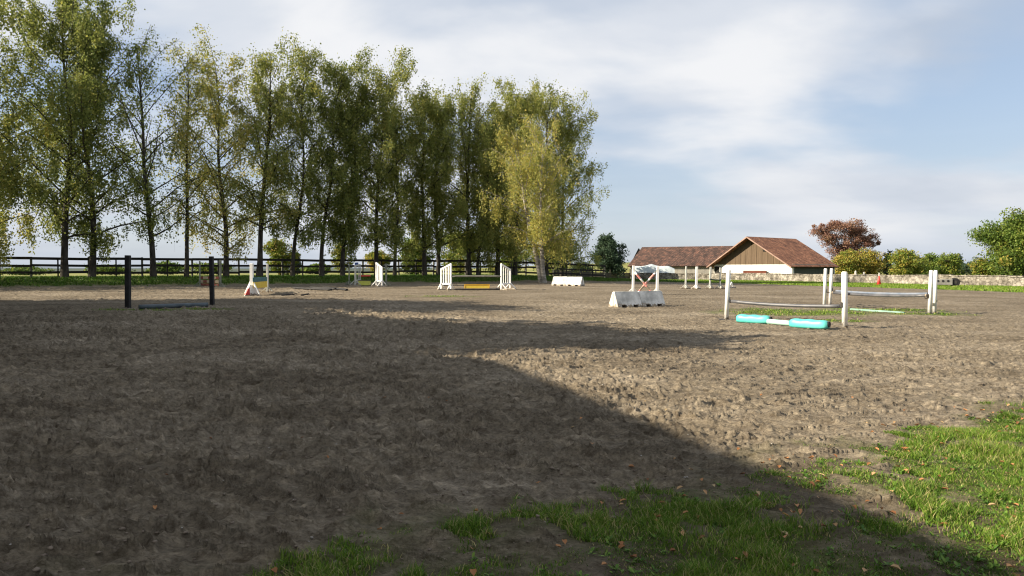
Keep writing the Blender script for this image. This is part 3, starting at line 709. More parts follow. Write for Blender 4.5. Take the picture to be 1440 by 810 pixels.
def barn(base, rz, W, Lg, zE, zR, over, label, left=False, opts=None):
    """gable end at local y=0 facing -y, ridge along +y; half width W; length Lg"""
    opts = opts or {}
    t = thing(opts.get('name', 'barn'), base, rz, label, 'barn'); e = .45
    slope = (zR-zE)/W; zo = zE-slope*e
    for sx in (-1, 1):
        roof_slope('roof', (sx*(W+e), -over, zo), (sx*(W+e), Lg+.4, zo), (0.0, Lg+.4, zR), (0.0, -over+opts.get('hip', 0), zR), .16, opts.get('tile', TILE2), t)
    if opts.get('verge', True):
        vb = MB()
        for sx in (-1, 1):
            vb.beam((sx*(W+e), -over-.03, zo-.10), (0, -over-.03, zR-.10), .05, .17)
        vb.build('verge_board', VERGE, t)
    zb = opts.get('zb', 2.35); wt = opts.get('wall', WHITEW)
    low = MB().box((0, Lg/2, zb/2), (2*W-.06, Lg, zb)).build('wall', wt, t)
    s2 = (zR-.2-zb); wx_ = W
    if opts.get('gable', True):
        hw = lambda z: (zR-.18-z)/slope
        g_ = MB(); g_.poly([(-min(W, hw(zb)), -.05, zb), (min(W, hw(zb)), -.05, zb), (0, -.05, zR-.18)]); g_.poly([(-min(W, hw(zb)), .05, zb), (0, .05, zR-.18), (min(W, hw(zb)), .05, zb)])
        g_.poly([(-min(W, hw(zb)), -.05, zb), (-min(W, hw(zb)), .05, zb), (min(W, hw(zb)), .05, zb), (min(W, hw(zb)), -.05, zb)])
        for k in range(-int(W/.9), int(W/.9)+1):
            top = zR-.28-abs(k*.9)*slope
            if top > zb+.2: g_.box((k*.9, -.065, (zb+top)/2), (.06, .04, top-zb))
        g_.build('gable_boards', opts.get('gmat', BOARD), t)
    g2 = MB().poly([(-W+.1, Lg-.02, zb), (W-.1, Lg-.02, zb), (0, Lg-.02, zR-.2)]).build('rear_gable', DARKW, t)
    return t
p0 = Vector((35.0, 100.0, 0)); rz = math.atan2(-9.2, 6.9)*0+math.atan2(7, 9.2)-math.pi/2
tb = barn(p0, rz, 6.5, 11.6, 2.25, 6.35, 1.15, 'barn with a boarded brown gable over a white wall and red tile roof', opts=dict(zb=2.30))
tb_side = MB().box((6.50-.01, 5.9, 1.2), (.10, 10.8, 2.1)).build('side_boards', mat('green grey boards', (0.045, 0.052, 0.040), (0.075, 0.080, 0.06), 2, stretch=(4, 4, .4)), tb)
MB().box((6.57, 9.6, 1.05), (.06, 1.4, 1.9)).build('door', DARKW, tb)
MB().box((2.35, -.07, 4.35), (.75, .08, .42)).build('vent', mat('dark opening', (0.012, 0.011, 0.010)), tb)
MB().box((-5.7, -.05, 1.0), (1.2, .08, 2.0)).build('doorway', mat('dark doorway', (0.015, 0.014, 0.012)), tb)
# red-brown cart against the white wall
ct = thing('wooden_cart', tb.matrix_world @ Vector((0, 0, 0)), 0, 'red brown flat wooden cart parked before the white barn wall', 'cart')
bpy.context.view_layer.update()
cp = P(1061, 383, 98.5); ct.location = (cp.x, cp.y, 0); ct.rotation_euler = (0, 0, rz*.35)
RUST = mat('red brown painted wood', (0.16, 0.055, 0.035), (0.25, 0.09, 0.06), 3)
cb_ = MB(); cb_.box((0, 0, 0.90), (3.1, 1.6, .12))
for sy in (-.8, .8): cb_.box((0, sy, 1.12), (3.1, .05, .55))
for sx in (-1.53, 1.53): cb_.box((sx, 0, 1.12), (.05, 1.56, .55))
cb_.build('body', RUST, ct)
for sx in (-1, 1):
    for sy in (-.72, .72):
        wv = MB().tube([(sx, sy-.07, .40), (sx, sy+.07, .40)], .40, 16).build('wheel', mat('cart tyre', (0.02, 0.02, 0.02)), ct)
        MB().tube([(sx, sy-.09, .40), (sx, sy+.09, .40)], .18, 10).build('rim', RUST, wv)
# long barn: ridge from left to right behind
r0 = Vector((22.5, 121.3, 0)); r1 = Vector((37.4, 114.8, 0)); dl = (r1-r0); Ll = dl.length
rz2 = math.atan2(dl.y, dl.x)-math.pi/2
tl = barn(r0, rz2, 6.5, Ll, 2.35, 5.5, .3, 'long low barn with mottled tile roof coloured darker for shadow, left of the gabled one', opts=dict(tile=TILE1, hip=.9, zb=2.2, wall=GREYW, verge=False, gmat=DARKW))
MB().box((6.25, Ll*.36, 1.95), (.12, Ll*.66, .35)).build('fascia_beam', DARKW, tl)
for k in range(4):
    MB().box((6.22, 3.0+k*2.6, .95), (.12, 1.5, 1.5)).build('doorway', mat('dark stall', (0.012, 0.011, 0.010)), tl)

# foreground stable, off the left of the picture
ed = Vector((-.36, 1, 0)).normalized()
def stable():
    Hr = 9.6; sh = Hr/math.tan(EL)
    a = Vector((.61, 9.8, 0))-Vector((SX, SY, 0))*sh     # point of the ridge line whose shadow falls on the shadow edge
    far = STF
    e0 = a+ed*((far-a.y)/ed.y); e1 = e0-ed*30
    t = thing('stable_building', (e0.x, e0.y, 0), math.atan2(ed.y, ed.x)+math.pi/2, 'plastered stable with red tiled roof beside the arena, left of the camera', 'stable')
    W = 4.2; Lg = 30; zR = Hr; zE = 6.4
    for sx in (-1, 1):
        roof_slope('roof', (sx*(W+.5), -.5, zE-.3), (sx*(W+.5), Lg, zE-.3), (0, Lg, zR), (0, -.5, zR), .16, TILE1, t)
    MB().box((0, Lg/2, zE/2), (2*W, Lg, zE)).build('wall', PLAST, t)
    MB().poly([(-W, 0.02, zE), (W, 0.02, zE), (0, 0.02, zR-.25)]).build('gable', BOARD, t)
    for k in range(6):
        d_ = MB().box((W+.03, 3+k*4.5, 1.2), (.06, 1.3, 2.3)).build('door', DARKW, t)
STF = 8.8
stable()

# ------------------------------------------------------------------ stone wall beyond the arena
STONE = mat('rubble stone', (0.10, 0.088, 0.068), (0.40, 0.365, 0.31), 1.6, c3=(0.21, 0.19, 0.155), bump=.05, bscale=3.5, det=8)
t_ = STONE.node_tree; vo = t_.nodes.new('ShaderNodeTexVoronoi'); vo.inputs['Scale'].default_value = 2.6; vo.feature = 'DISTANCE_TO_EDGE'
t_.links.new(t_.nodes['Texture Coordinate'].outputs['Object'], vo.inputs[0])
rr_ = t_.nodes.new('ShaderNodeValToRGB'); rr_.color_ramp.elements[0].position = 0; rr_.color_ramp.elements[0].color = (.35, .33, .30, 1); rr_.color_ramp.elements[1].position = .09; rr_.color_ramp.elements[1].color = (1, 1, 1, 1)
t_.links.new(vo.outputs[0], rr_.inputs[0]); b_ = t_.nodes['Principled BSDF']; src = b_.inputs['Base Color'].links[0].from_socket
mx_ = t_.nodes.new('ShaderNodeMix'); mx_.data_type = 'RGBA'; mx_.blend_type = 'MULTIPLY'; mx_.inputs[0].default_value = 1
t_.links.new(src, mx_.inputs[6]); t_.links.new(rr_.outputs[0], mx_.inputs[7]); t_.links.new(mx_.outputs[2], b_.inputs['Base Color'])
def stone_wall(pts, h, thick, label):
    o = thing('stone_wall', (pts[0][0], pts[0][1], 0), 0, label, 'wall')
    P_ = []
    for (a, b) in zip(pts[:-1], pts[1:]):
        a, b = Vector(a), Vector(b); n = max(2, int((b-a).length/.35))
        P_ += [a+(b-a)*i/n for i in range(n)]
    P_.append(Vector(pts[-1])); V = []; Fc = []; n = len(P_); hr = 6
    prof = [(-.5, -.3), (-.5, .25), (-.5, .6), (-.47, .9), (-.3, 1.0), (.3, 1.0), (.5, .85), (.5, -.3)]
    for i, p in enumerate(P_):
        d = (P_[min(i+1, n-1)]-P_[max(i-1, 0)]).normalized(); nn = Vector((-d.y, d.x)); z0 = gz(p.x, p.y)
        hv = h*(1+.10*math.sin(i*.11)*0+float(rng.normal(0, .035)))
        for (u, v) in prof:
            q_ = p+nn*(u*thick+float(rng.normal(0, .018))); V.append((q_.x-pts[0][0], q_.y-pts[0][1], z0+v*hv))
    k = len(prof)
    for i in range(n-1):
        for j in range(k-1): Fc.append((i*k+j, (i+1)*k+j, (i+1)*k+j+1, i*k+j+1))
    Fc.append(tuple(range(k))); Fc.append(tuple(reversed(range((n-1)*k, n*k))))
    m = MB(); m.v = V; m.f = Fc; m.build('masonry', STONE, o)
    cps = MB(); i = 0
    while i < n-3:
        j = min(i+int(rng.integers(2, 5)), n-1); a, b = P_[i], P_[j]
        z = (V[i*k+4][2]+V[j*k+4][2])/2
        cps.beam((a.x-pts[0][0], a.y-pts[0][1], z+.03), (b.x-pts[0][0]-(b.x-a.x)*.03, b.y-pts[0][1]-(b.y-a.y)*.03, z+.03), thick*1.08+float(rng.normal(0, .02)), .09+float(rng.uniform(0, .04))); i = j
    cps.build('coping', STONE, o)
    return o
wr = stone_wall([(88, 22), (57, 46), (46.6, 62), (33, 95), (27, 100.5), (18, 103.5)], .93, .45, 'long low rubble stone wall with pale coping behind the arena')
# small stones standing on the wall
BL_ = []
for (px, yb, hh) in ((1203, 386.8, .45), (1215, 386.8, .3)):
    Y = 82.0
    # find where this column meets the wall
    a = (px-720)/F; A1, A2 = Vector((46.6, 62)), Vector((33, 95)); dd_ = A2-A1
    tt = (a*A1.y-A1.x)/(dd_.x-a*dd_.y); q_ = A1+dd_*tt
    s_ = MB().tube([(0, 0, 0), (0, 0, hh*.7), (.02, 0, hh)], [.13, .11, .05], 7).build('coping_stone', mat('pale stone', (0.42, 0.40, 0.35), (0.52, 0.50, 0.46), 3))
    s_.location = (q_.x, q_.y, .99)
    tag(s_, 'small upright pale stone on top of the wall, the %s one' % ('left taller' if px < 1210 else 'right shorter'), 'stone', 'upright stones on the wall')

# dark board fence between the trees and the stone wall
def board_fence():
    a = P(778, 390, 84); b = P(886, 390, 104); a.z = gz(a.x, a.y); b.z = gz(b.x, b.y)
    o = thing('board_fence', a, 0, 'low dark close-boarded fence behind the far white barrier', 'fence'); n = 10
    for i in range(n+1):
        p = a.lerp(b, i/n)-a; p.z = gz(a.x+p.x, a.y+p.y)-a.z; MB().box((p.x, p.y, .5), (.12, .12, 1.15), rz=.5).build('post', DARKW, o)
        if i < n:
            q_ = a.lerp(b, (i+1)/n)-a; q_.z = gz(a.x+q_.x, a.y+q_.y)-a.z
            m = MB()
            for k in range(5): m.beam((p.x, p.y, p.z+.12+k*.2), (q_.x, q_.y, q_.z+.12+k*.2), .03, .19)
            m.build('board_panel', DARKW, o)
    return o
board_fence()

# ------------------------------------------------------------------ paddock fence behind the birches
FW = mat('dark fence timber', (0.016, 0.015, 0.014), (0.042, 0.038, 0.033), 3, stretch=(1, 1, 1), rough=.9)
FP = mat('grey green fence post', (0.10, 0.10, 0.075), (0.17, 0.165, 0.13), 4, stretch=(1, 1, .3))
def paddock():
    q0 = P0+TN*(-1.6); s0, s1 = -28.0, 58.0; sp = 3.6
    base = Vector((q0[0], q0[1], 0)); o = thing('paddock_fence', (base.x, base.y, 0), 0, 'dark three-rail wooden paddock fence running behind the birches', 'fence')
    n = int((s1-s0)/sp); rails = [MB(), MB(), MB()]
    Hh = 1.60
    pt = lambda s_: Vector((TD[0]*s_, TD[1]*s_, gz(base.x+TD[0]*s_, base.y+TD[1]*s_)))
    for i in range(n+1):
        s_ = s0+i*sp+.9; p = pt(s_); hh = Hh+float(rng.normal(0, .02))
        MB().beam((p.x, p.y, p.z-.2), (p.x+float(rng.normal(0, .03)), p.y+float(rng.normal(0, .03)), p.z+hh), .15, .15, up=(1, .6, 0)).build('post', FP, o, bevel=.02)
        if i < n:
            pm = pt(s_+sp/2+float(rng.normal(0, .12))); MB().box((pm.x, pm.y, pm.z+Hh/2-.15), (.10, .09, Hh+.1), rz=.55).build('stake', FW, o)
            q_ = pt(s_+sp); nrm = Vector((TN[0], TN[1], 0))*.09
            for k, hz_ in enumerate((.42, .95, 1.48)):
                dz1, dz2 = float(rng.normal(0, .025)), float(rng.normal(0, .025))
                rails[k].beam(p+nrm+Vector((0, 0, hz_+dz1)), q_+nrm+Vector((0, 0, hz_+dz2)), .07, .20 if k == 2 else .18)
    for r_ in rails: r_.build('rail', FW, o)
paddock()

# ------------------------------------------------------------------ show jumps
WP = mat('white painted wood', (0.70, 0.685, 0.63), (0.84, 0.83, 0.79), 5, rough=.55, lo=.3, hi=.5, spec=.4)
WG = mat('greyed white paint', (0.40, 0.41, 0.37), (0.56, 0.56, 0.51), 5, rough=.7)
BLK = mat('black stained wood', (0.010, 0.010, 0.011), (0.028, 0.027, 0.027), 6, rough=.7)
GRN = mat('weathered grey green wood', (0.16, 0.17, 0.13), (0.27, 0.28, 0.22), 5)
SIL = mat('grey plastic pole', (0.06, 0.062, 0.07), (0.13, 0.13, 0.135), 2.5, rough=.42, spec=.4)
TUR = mat('turquoise plastic', (0.07, 0.45, 0.40), (0.12, 0.54, 0.48), 3, rough=.42, spec=.5)
MINT = mat('pale mint paint', (0.28, 0.50, 0.42), (0.42, 0.60, 0.52), 4, rough=.6)
YEL = mat('yellow board', (0.72, 0.50, 0.045), (0.80, 0.60, 0.10), 3, rough=.5)
YGR = mat('lemon yellow board', (0.58, 0.60, 0.10), (0.66, 0.66, 0.16), 3, rough=.5)
RED = mat('red paint', (0.50, 0.045, 0.035), (0.62, 0.09, 0.07), 4, rough=.5)
PINK = mat('faded red paint', (0.62, 0.20, 0.17), (0.72, 0.33, 0.28), 2, rough=.6)
TEAL = mat('dark teal board', (0.045, 0.13, 0.14), (0.07, 0.18, 0.19), 3, rough=.6)
CONC = mat('stained pale barrier', (0.32, 0.32, 0.30), (0.72, 0.71, 0.67), 2.2, rough=.8, c3=(0.54, 0.535, 0.50), bump=.01, bscale=12, det=8)
CONW = mat('white barrier paint', (0.50, 0.49, 0.45), (0.72, 0.71, 0.66), 3, rough=.7)
IRON = mat('dark iron', (0.03, 0.03, 0.03), (0.07, 0.06, 0.05), 8, rough=.6)
ST = 'jump stands standing on the sand'
def stand(px, py, top, label, m=WP, wd=.12, base='plate', name='jump_stand', cup=None, lean=None, group=ST, bm=None, rz=0.0, round_=False):
    """upright of a jump: base pixel, top pixel column/row"""
    p = at(px, py); tx, ty = top; h = P(tx, ty, p.y).z-p.z; dx = P(tx, ty, p.y).x-p.x
    t = thing(name, p, rz, label, 'jump stand', group)
    m1 = MB()
    if round_: m1.tube([(0, 0, .02), (dx, 0, h-.03), (dx, 0, h)], [wd/2, wd/2, wd*.36], 14)
    else: m1.prism([(-wd/2, 0), (wd/2, 0), (wd/2, wd), (-wd/2, wd)], 0, 1) if False else m1.beam((0, 0, .015), (dx, 0, h), wd, wd, up=(0, 1, 0))
    m1.build('post', m, t, bevel=0 if round_ else .012, smooth=round_)
    if base == 'plate':
        MB().box((0, 0, .012), (.46, .34, .03)).build('base_plate', bm or IRON, t, bevel=.006)
    elif base == 'cross':
        b = MB(); b.box((0, 0, .055), (.62, .08, .09)); b.box((0, 0, .075), (.08, .62, .09)); b.build('foot', bm or m, t, bevel=.01)
        br = MB()
        for a in range(4):
            c, s = math.cos(a*math.pi/2), math.sin(a*math.pi/2); br.beam((c*.24, s*.24, .08), (c*.05, s*.05, .26), .05, .05)
        br.build('brace', bm or m, t)
    elif base == 'tee':
        b = MB(); b.beam((-.32, 0, .05), (.32, 0, .05), .09, .09); b.build('foot', bm or m, t, bevel=.01)
        b = MB(); b.beam((-.26, 0, .09), (-.04, 0, .30), .05, .05); b.beam((.26, 0, .09), (.04, 0, .30), .05, .05); b.build('brace', bm or m, t)
    if cup:
        cz, sx = cup; fx = dx*cz/h
        c = MB(); c.box((fx+sx*(wd/2+.012), 0, cz+.03), (.018, .08, .14)); c.tube([(fx+sx*(wd/2+.02), 0, cz-.045), (fx+sx*(wd/2+.11), 0, cz-.055), (fx+sx*(wd/2+.13), 0, cz-.01)], .016, 6)
        c.build('pole_cup', IRON, t)
    return t, p, h
def pole(a, b, r, m, label, name='jump_pole', sag=0.0, group='poles of the jumps', caps=None, bands=None):
    a, b = Vector(a), Vector(b); mid = (a+b)/2; n = 10
    t = thing(name, mid, 0, label, 'pole', group); pts = []
    for i in range(n+1):
        f = i/n; q_ = a.lerp(b, f)-mid; q_.z -= sag*4*f*(1-f); pts.append(q_)
    MB().tube(pts, r, 14).build('shaft', m, t, smooth=True)
    if caps:
        for (e, e2) in ((pts[0], pts[1]), (pts[-1], pts[-2])):
            d = (e-e2).normalized(); MB().tube([e-d*.05, e+d*.012], r*1.04, 14).build('end_cap', caps, t, smooth=True)
    if bands:
        bm_, spans = bands
        for (f0, f1) in spans:
            MB().tube([a.lerp(b, f)-mid-Vector((0, 0, sag*4*f*(1-f))) for f in (f0, (f0+f1)/2, f1)], r+.003, 14, cap=False).build('painted_band', bm_, t, smooth=True)
    return t

def muddy(m, top=.35):
    t = m.node_tree; b = t.nodes['Principled BSDF']; src = b.inputs['Base Color'].links[0].from_socket
    co = t.nodes['Texture Coordinate']; sp = t.nodes.new('ShaderNodeSeparateXYZ'); t.links.new(co.outputs['Object'], sp.inputs[0])
    n = t.nodes.new('ShaderNodeTexNoise'); n.inputs['Scale'].default_value = 11; n.inputs['Detail'].default_value = 6; t.links.new(co.outputs['Object'], n.inputs[0])
    mr = t.nodes.new('ShaderNodeMapRange'); mr.inputs[1].default_value = top; mr.inputs[2].default_value = 0.0; mr.inputs[3].default_value = -.12; mr.inputs[4].default_value = .35; t.links.new(sp.outputs[2], mr.inputs[0])
    ad = t.nodes.new('ShaderNodeMath'); ad.operation = 'ADD'; t.links.new(mr.outputs[0], ad.inputs[0]); t.links.new(n.outputs[0], ad.inputs[1])
    r = t.nodes.new('ShaderNodeValToRGB'); r.color_ramp.elements[0].position = .56; r.color_ramp.elements[1].position = .72; t.links.new(ad.outputs[0], r.inputs[0])
    mx = t.nodes.new('ShaderNodeMix'); mx.data_type = 'RGBA'; t.links.new(r.outputs[0], mx.inputs[0]); t.links.new(src, mx.inputs[6]); mx.inputs[7].default_value = (.26, .21, .15, 1)
    t.links.new(mx.outputs[2], b.inputs['Base Color'])
for m_ in (WP, WG, CONC, CONW): muddy(m_, .22)
# near right jump
_, pa, ha = stand(1021.5, 450, (1024.5, 379), 'white round post left of the turquoise blocks', round_=True, wd=.135, cup=(.62, 1), rz=-.2)
_, pb, hb = stand(1188, 462, (1187.5, 382), 'nearest white round post, right of the turquoise blocks', round_=True, wd=.15, cup=(.62, -1))
pole(P(1026.5, 423.5, pa.y-.1), P(1184, 430.5, pb.y+.1), .048, SIL, 'grey sagging pole hung between the two nearest white posts above the turquoise blocks', caps=BLK, sag=.05)
def roundblock(pc, length, rz, label):
    p = at(*pc); t = thing('jump_block', p, rz, label, 'jump block', 'turquoise blocks under the near pole')
    V = []; Fc = []; n = 22; k = 20
    for i in range(n+1):
        u = -1+2*i/n; e_ = (1-abs(u)**5)**.28; tape = 1-.10*(u+1)/2*1.0
        for j in range(k):
            a = 2*math.pi*j/k; c, s = math.cos(a), math.sin(a)
            y_ = math.copysign(abs(c)**.55, c)*.20*e_*tape; z_ = math.copysign(abs(s)**.6, s)*.145*e_*tape
            z_ = z_+.145+(.012*math.cos(u*9) if s > .3 else 0); V.append((u*length/2, y_*(1-.12*(z_/.29)), z_*.9))
    for i in range(n):
        for j in range(k): Fc.append((i*k+j, i*k+(j+1) % k, (i+1)*k+(j+1) % k, (i+1)*k+j))
    m = MB(); m.v = V; m.f = Fc; m.build('body', TUR, t, smooth=True)
    for sx in (-1, 1):
        MB().tube([(sx*(length/2-.06), 0, .15), (sx*(length/2+.0), 0, .15)], .075, 12).build('pole_socket', BLK, t, smooth=True)
    return t, p
dirj = Vector((pb.x-pa.x, pb.y-pa.y)); rj = math.atan2(dirj.y, dirj.x)
t1, b1 = roundblock((1060, 455), 1.06, rj+.08, 'left turquoise plastic block lying under the near grey pole')
t2, b2 = roundblock((1138, 462.5), 1.10, rj-.02, 'right turquoise plastic block lying under the near grey pole')
dv = (b2-b1); 
pole(b1+dv*.27+Vector((0, 0, .10)), b2-dv*.25+Vector((0, 0, .10)), .075, MINT, 'pale mint pole lying between the two turquoise blocks')
# second right jump, double posts
_, pc, hc = stand(1159, 433, (1161, 377.5), 'left post of the back left pair of the double jump', round_=True, wd=.125, cup=(.66, 1))
_, pd, hd = stand(1167, 429.5, (1169.5, 377.5), 'right post of the back left pair of the double jump', round_=True, wd=.125, cup=(.66, 1))
_, pe, he = stand(1307, 442, (1309.5, 380), 'left post of the right pair, tall white round post of the double jump', round_=True, wd=.125, cup=(.62, -1))
tf, pf, hf = stand(1314, 441, (1315.8, 380), 'right post of the right pair, with a dark band low on its shaft', round_=True, wd=.125)
MB().tube([(0.02, 0, .42), (0.02, 0, .50)], .068, 14, cap=False).build('dark_band', GRN, tf, smooth=True)
pole(P(1171, 411.5, pd.y-.3), P(1303.5, 415.5, pe.y), .05, SIL, 'grey pole hung across the double jump between the white post pairs', caps=WG, sag=.06)
pole(P(1176, 409, pd.y+.7), P(1305, 413, pe.y+.8), .045, mat('blue grey pole', (0.12, 0.15, 0.20), (0.2, 0.22, 0.26), 3), 'blue grey rear pole just behind the grey one of the double jump', sag=.05)
g0, g1 = at(1196, 436.5), at(1272, 441)
pole(g0+Vector((0, 0, .03)), g1+Vector((0, 0, .015)), .05, mat('dulled mint paint', (0.16, 0.28, 0.22), (0.24, 0.36, 0.30), 4), 'pale mint ground pole half buried in the grass of the double jump')
# trough-like barriers: A-shaped blocks, notched foot
def barrier(p, rz, Lg, label, m, hh=.60, w0=.62, w1=.13, endm=None, group='pale wedge barriers on the sand'):
    t = thing('barrier_block', p, rz, label, 'barrier', group); b = MB()
    full = [(-w0/2, 0), (w0/2, 0), (w1/2, hh), (-w1/2, hh)]; zc_ = .10; wc = w0/2-(w0-w1)/2*zc_/hh
    cut = [(-wc, zc_), (wc, zc_), (w1/2, hh), (-w1/2, hh)]
    xs_ = [0, .16, .36, .64, .84, 1]
    for i in range(5):
        b.prism(cut if i in (1, 3) else full, (xs_[i]-.5)*Lg+(.0 if i else 0), (xs_[i+1]-.5)*Lg)
    b.build('body', m, t)
    e = MB().prism([(-w0/2+.02, .02), (w0/2-.02, .02), (w1/2-.01, hh-.02), (-w1/2+.01, hh-.02)], -Lg/2-.012, -Lg/2-.002)
    e.build('end_panel', endm or CONW, t)
    MB().box((-Lg/2-.016, 0, hh*.46), (.008, .035, hh*.86)).build('groove', BLK, t)
    MB().box((0, 0, hh+.012), (Lg*.96, w1*.8, .022)).build('top_rail', endm or m, t)
    for sy in (-1,):
        for fx_ in (-.24, .24):
            pass
    return t
q1, q2 = at(864, 433.5), at(931, 431.0)
def depth_h(q_, px, row_): return P(px, row_, q_.y).z-q_.z
u = (q2-q1); rzb = math.atan2(u.y, u.x); hb_ = .62
cen = lambda f: q1+u*f+Vector((0, .30, 0))
for f, lab, m in ((.25, 'left half of the near grey wedge barrier, with the white end panel', CONC), (.755, 'right half of the near grey wedge barrier, below the red and white cross', CONC)):
    p = cen(f); p.z = gz(p.x, p.y); barrier(p, rzb, u.length*.495, lab, m, hh=.58)
q3, q4 = at(779, 401.5), at(816, 404)
u2 = q4-q3; u2 = Vector((38/F*q3.y, -1.3, 0)); rz3 = math.atan2(u2.y, u2.x)+math.pi
for f, lab, m in ((.25, 'greyish left half of the far white wedge barrier under the golden birch', CONC), (.755, 'bright white right half of the far white wedge barrier', CONW)):
    p = q3+u2*f+Vector((0, .3, 0)); p.z = gz(p.x, p.y); barrier(p, rz3, u2.length*.495, lab, m, hh=.66, w0=.8)
# cross-pole jump behind the barrier
_, pg, hg_ = stand(890, 414, (891, 373.5), 'cream post left of the red and white cross', m=WP, wd=.12, base='tee', cup=(1.2, 1))
_, ph_, hh_ = stand(924, 414.5, (925, 374.5), 'cream post right of the red and white cross', m=WP, wd=.13, base='tee', cup=(1.2, -1))
stripes = (PINK, [(.10, .30), (.48, .68), (.84, .98)])
pole(P(893, 383, pg.y-.12), P(917, 412, pg.y-.14), .05, WP, 'red and white pole of the cross falling to the right', bands=stripes)
pole(P(922, 383, pg.y+.02), P(896, 412, pg.y+.02), .05, WP, 'red and white pole of the cross falling to the left', bands=stripes)
# four far stands before the barn
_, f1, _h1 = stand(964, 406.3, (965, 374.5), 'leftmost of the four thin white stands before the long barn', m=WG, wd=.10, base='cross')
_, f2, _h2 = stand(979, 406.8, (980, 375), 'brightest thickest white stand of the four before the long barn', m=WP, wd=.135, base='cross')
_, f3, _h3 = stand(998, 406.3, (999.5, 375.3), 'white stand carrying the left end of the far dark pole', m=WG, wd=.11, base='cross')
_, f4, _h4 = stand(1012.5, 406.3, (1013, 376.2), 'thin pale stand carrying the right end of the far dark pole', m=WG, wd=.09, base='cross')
pole(P(998, 392.5, f3.y-.12), P(1014, 393.6, f4.y-.12), .05, mat('dark green pole', (0.03, 0.045, 0.035), (0.06, 0.075, 0.06), 4), 'short dark green pole between the two right stands before the barn', sag=.03)
# white foot piece lying right of the near post
p = at(1029, 405.5); t = thing('pole_rest', p, .3, 'white loose pole rest lying on the sand behind the left near post', 'pole rest')
MB().beam((-.32, 0, .06), (.36, .05, .06), .09, .11).build('beam', WP, t); MB().beam((-.2, 0, .1), (.02, .02, .42), .07, .07).beam((.12, .02, .1), (-.02, .02, .42), .07, .07).build('brace', WP, t)
# ---- left: black posts
_, a1, h1 = stand(180, 434, (179.8, 359), 'left black square post with a pole at its foot', m=BLK, wd=.15, base='plate', bm=BLK, group='black jump stands')
_, a2, h2 = stand(298.5, 431, (297.2, 360.5), 'right black square post of the black jump', m=BLK, wd=.135, base='plate', bm=BLK, group='black jump stands')
l0, l1 = at(200, 435.5), at(292, 432.5); l0.y -= .2
pole(l0+Vector((0, 0, .10)), l1+Vector((0, 0, .10)), .075, mat('dark blue grey pole', (0.05, 0.065, 0.075), (0.10, 0.125, 0.14), 3, rough=.45), 'thick blue grey ground pole between the two black posts')
# striped far-left jump
_, c1, h1 = stand(281, 402.5, (280.8, 367), 'thin pale post of the faint striped jump, left of the black post', m=GRN, wd=.085, base='tee')
_, c2, h2 = stand(309.5, 404, (309.8, 365.5), 'grey green post of the faint striped jump, right of the black post', m=GRN, wd=.13, base='tee')
def board(a, b, ht, th, m, label, name='jump_plank', cat='plank', bands=None, group='planks and boards hung in the jumps', fr=None):
    a, b = Vector(a), Vector(b); mid = (a+b)/2; t = thing(name, mid, 0, label, cat, group)
    MB().beam(a-mid, b-mid, th, ht).build('board', m, t, bevel=.008)
    if bands:
        bm_, sp_ = bands
        for (f0, f1) in sp_: MB().beam(a.lerp(b, f0)-mid, a.lerp(b, f1)-mid, th+.008, ht+.006).build('painted_stripe', bm_, t)
    if fr: 
        d = (b-a).normalized()
        for s_ in (-1, 1): MB().beam(a-mid+Vector((0, 0, s_*ht/2)), b-mid+Vector((0, 0, s_*ht/2)), th+.03, .035).build('trim', fr, t)
    return t
DRED = mat('dull red paint', (0.17, 0.045, 0.035), (0.26, 0.09, 0.065), 4); CREAM = mat('dull cream paint', (0.38, 0.30, 0.20), (0.48, 0.40, 0.28), 4)
for i, (yy, sp_, lab) in enumerate(((390.5, [(0, .15), (.42, .62), (.85, 1)], 'top red and cream striped plank of the far left jump'), (395.5, [(.15, .35), (.6, .8)], 'middle red and cream striped plank of the far left jump'))):
    board(P(282.5, yy, c1.y-.1), P(307.5, yy+.4, c2.y-.1), .17, .03, CREAM, lab, bands=(DRED, sp_))
board(P(282.5, 400, c1.y-.1), P(307.5, 400.6, c2.y-.1), .14, .03, DRED, 'lowest dark red plank of the far left jump')
# teal / yellow jump
_, e1, h1 = stand(354.3, 416, (354.0, 370.5), 'white post with white and red triangular foot at the teal and yellow jump', m=WP, wd=.15, base='')
tt = _; hw = .62
fb = MB(); fb.prism([(-.55, 0), (.55, 0), (.10, .72), (-.10, .72)], -.035, .035, M=Matrix.Rotation(R(65), 3, 'Z')); fb.build('side_panel', WP, tt, bevel=.01)
fb = MB(); fb.prism([(-.42, 0), (.42, 0), (.08, .55), (-.08, .55)], -.03, .03, M=Matrix.Rotation(R(-25), 3, 'Z'), o=(0, -.12, 0)); fb.build('foot_panel', WP, tt, bevel=.01)
fb = MB(); fb.prism([(.10, .06), (.38, .06), (.20, .36), (.10, .40)], -.034, .034, M=Matrix.Rotation(R(-25+180), 3, 'Z'), o=(0, -.128, 0)); fb.build('red_mark', RED, tt)
_, e2, h2 = stand(376, 411.5, (376.2, 371.5), 'thin white post right of the teal and yellow boards', m=WG, wd=.11, base='tee')
board(P(356.5, 393.5, e1.y-.1), P(375, 392.5, e2.y-.12), .22, .06, TEAL, 'dark teal board above the yellow board')
board(P(356.5, 400.6, e1.y-.1), P(375, 399.6, e2.y-.12), .34, .05, YEL, 'yellow orange board under the teal board')
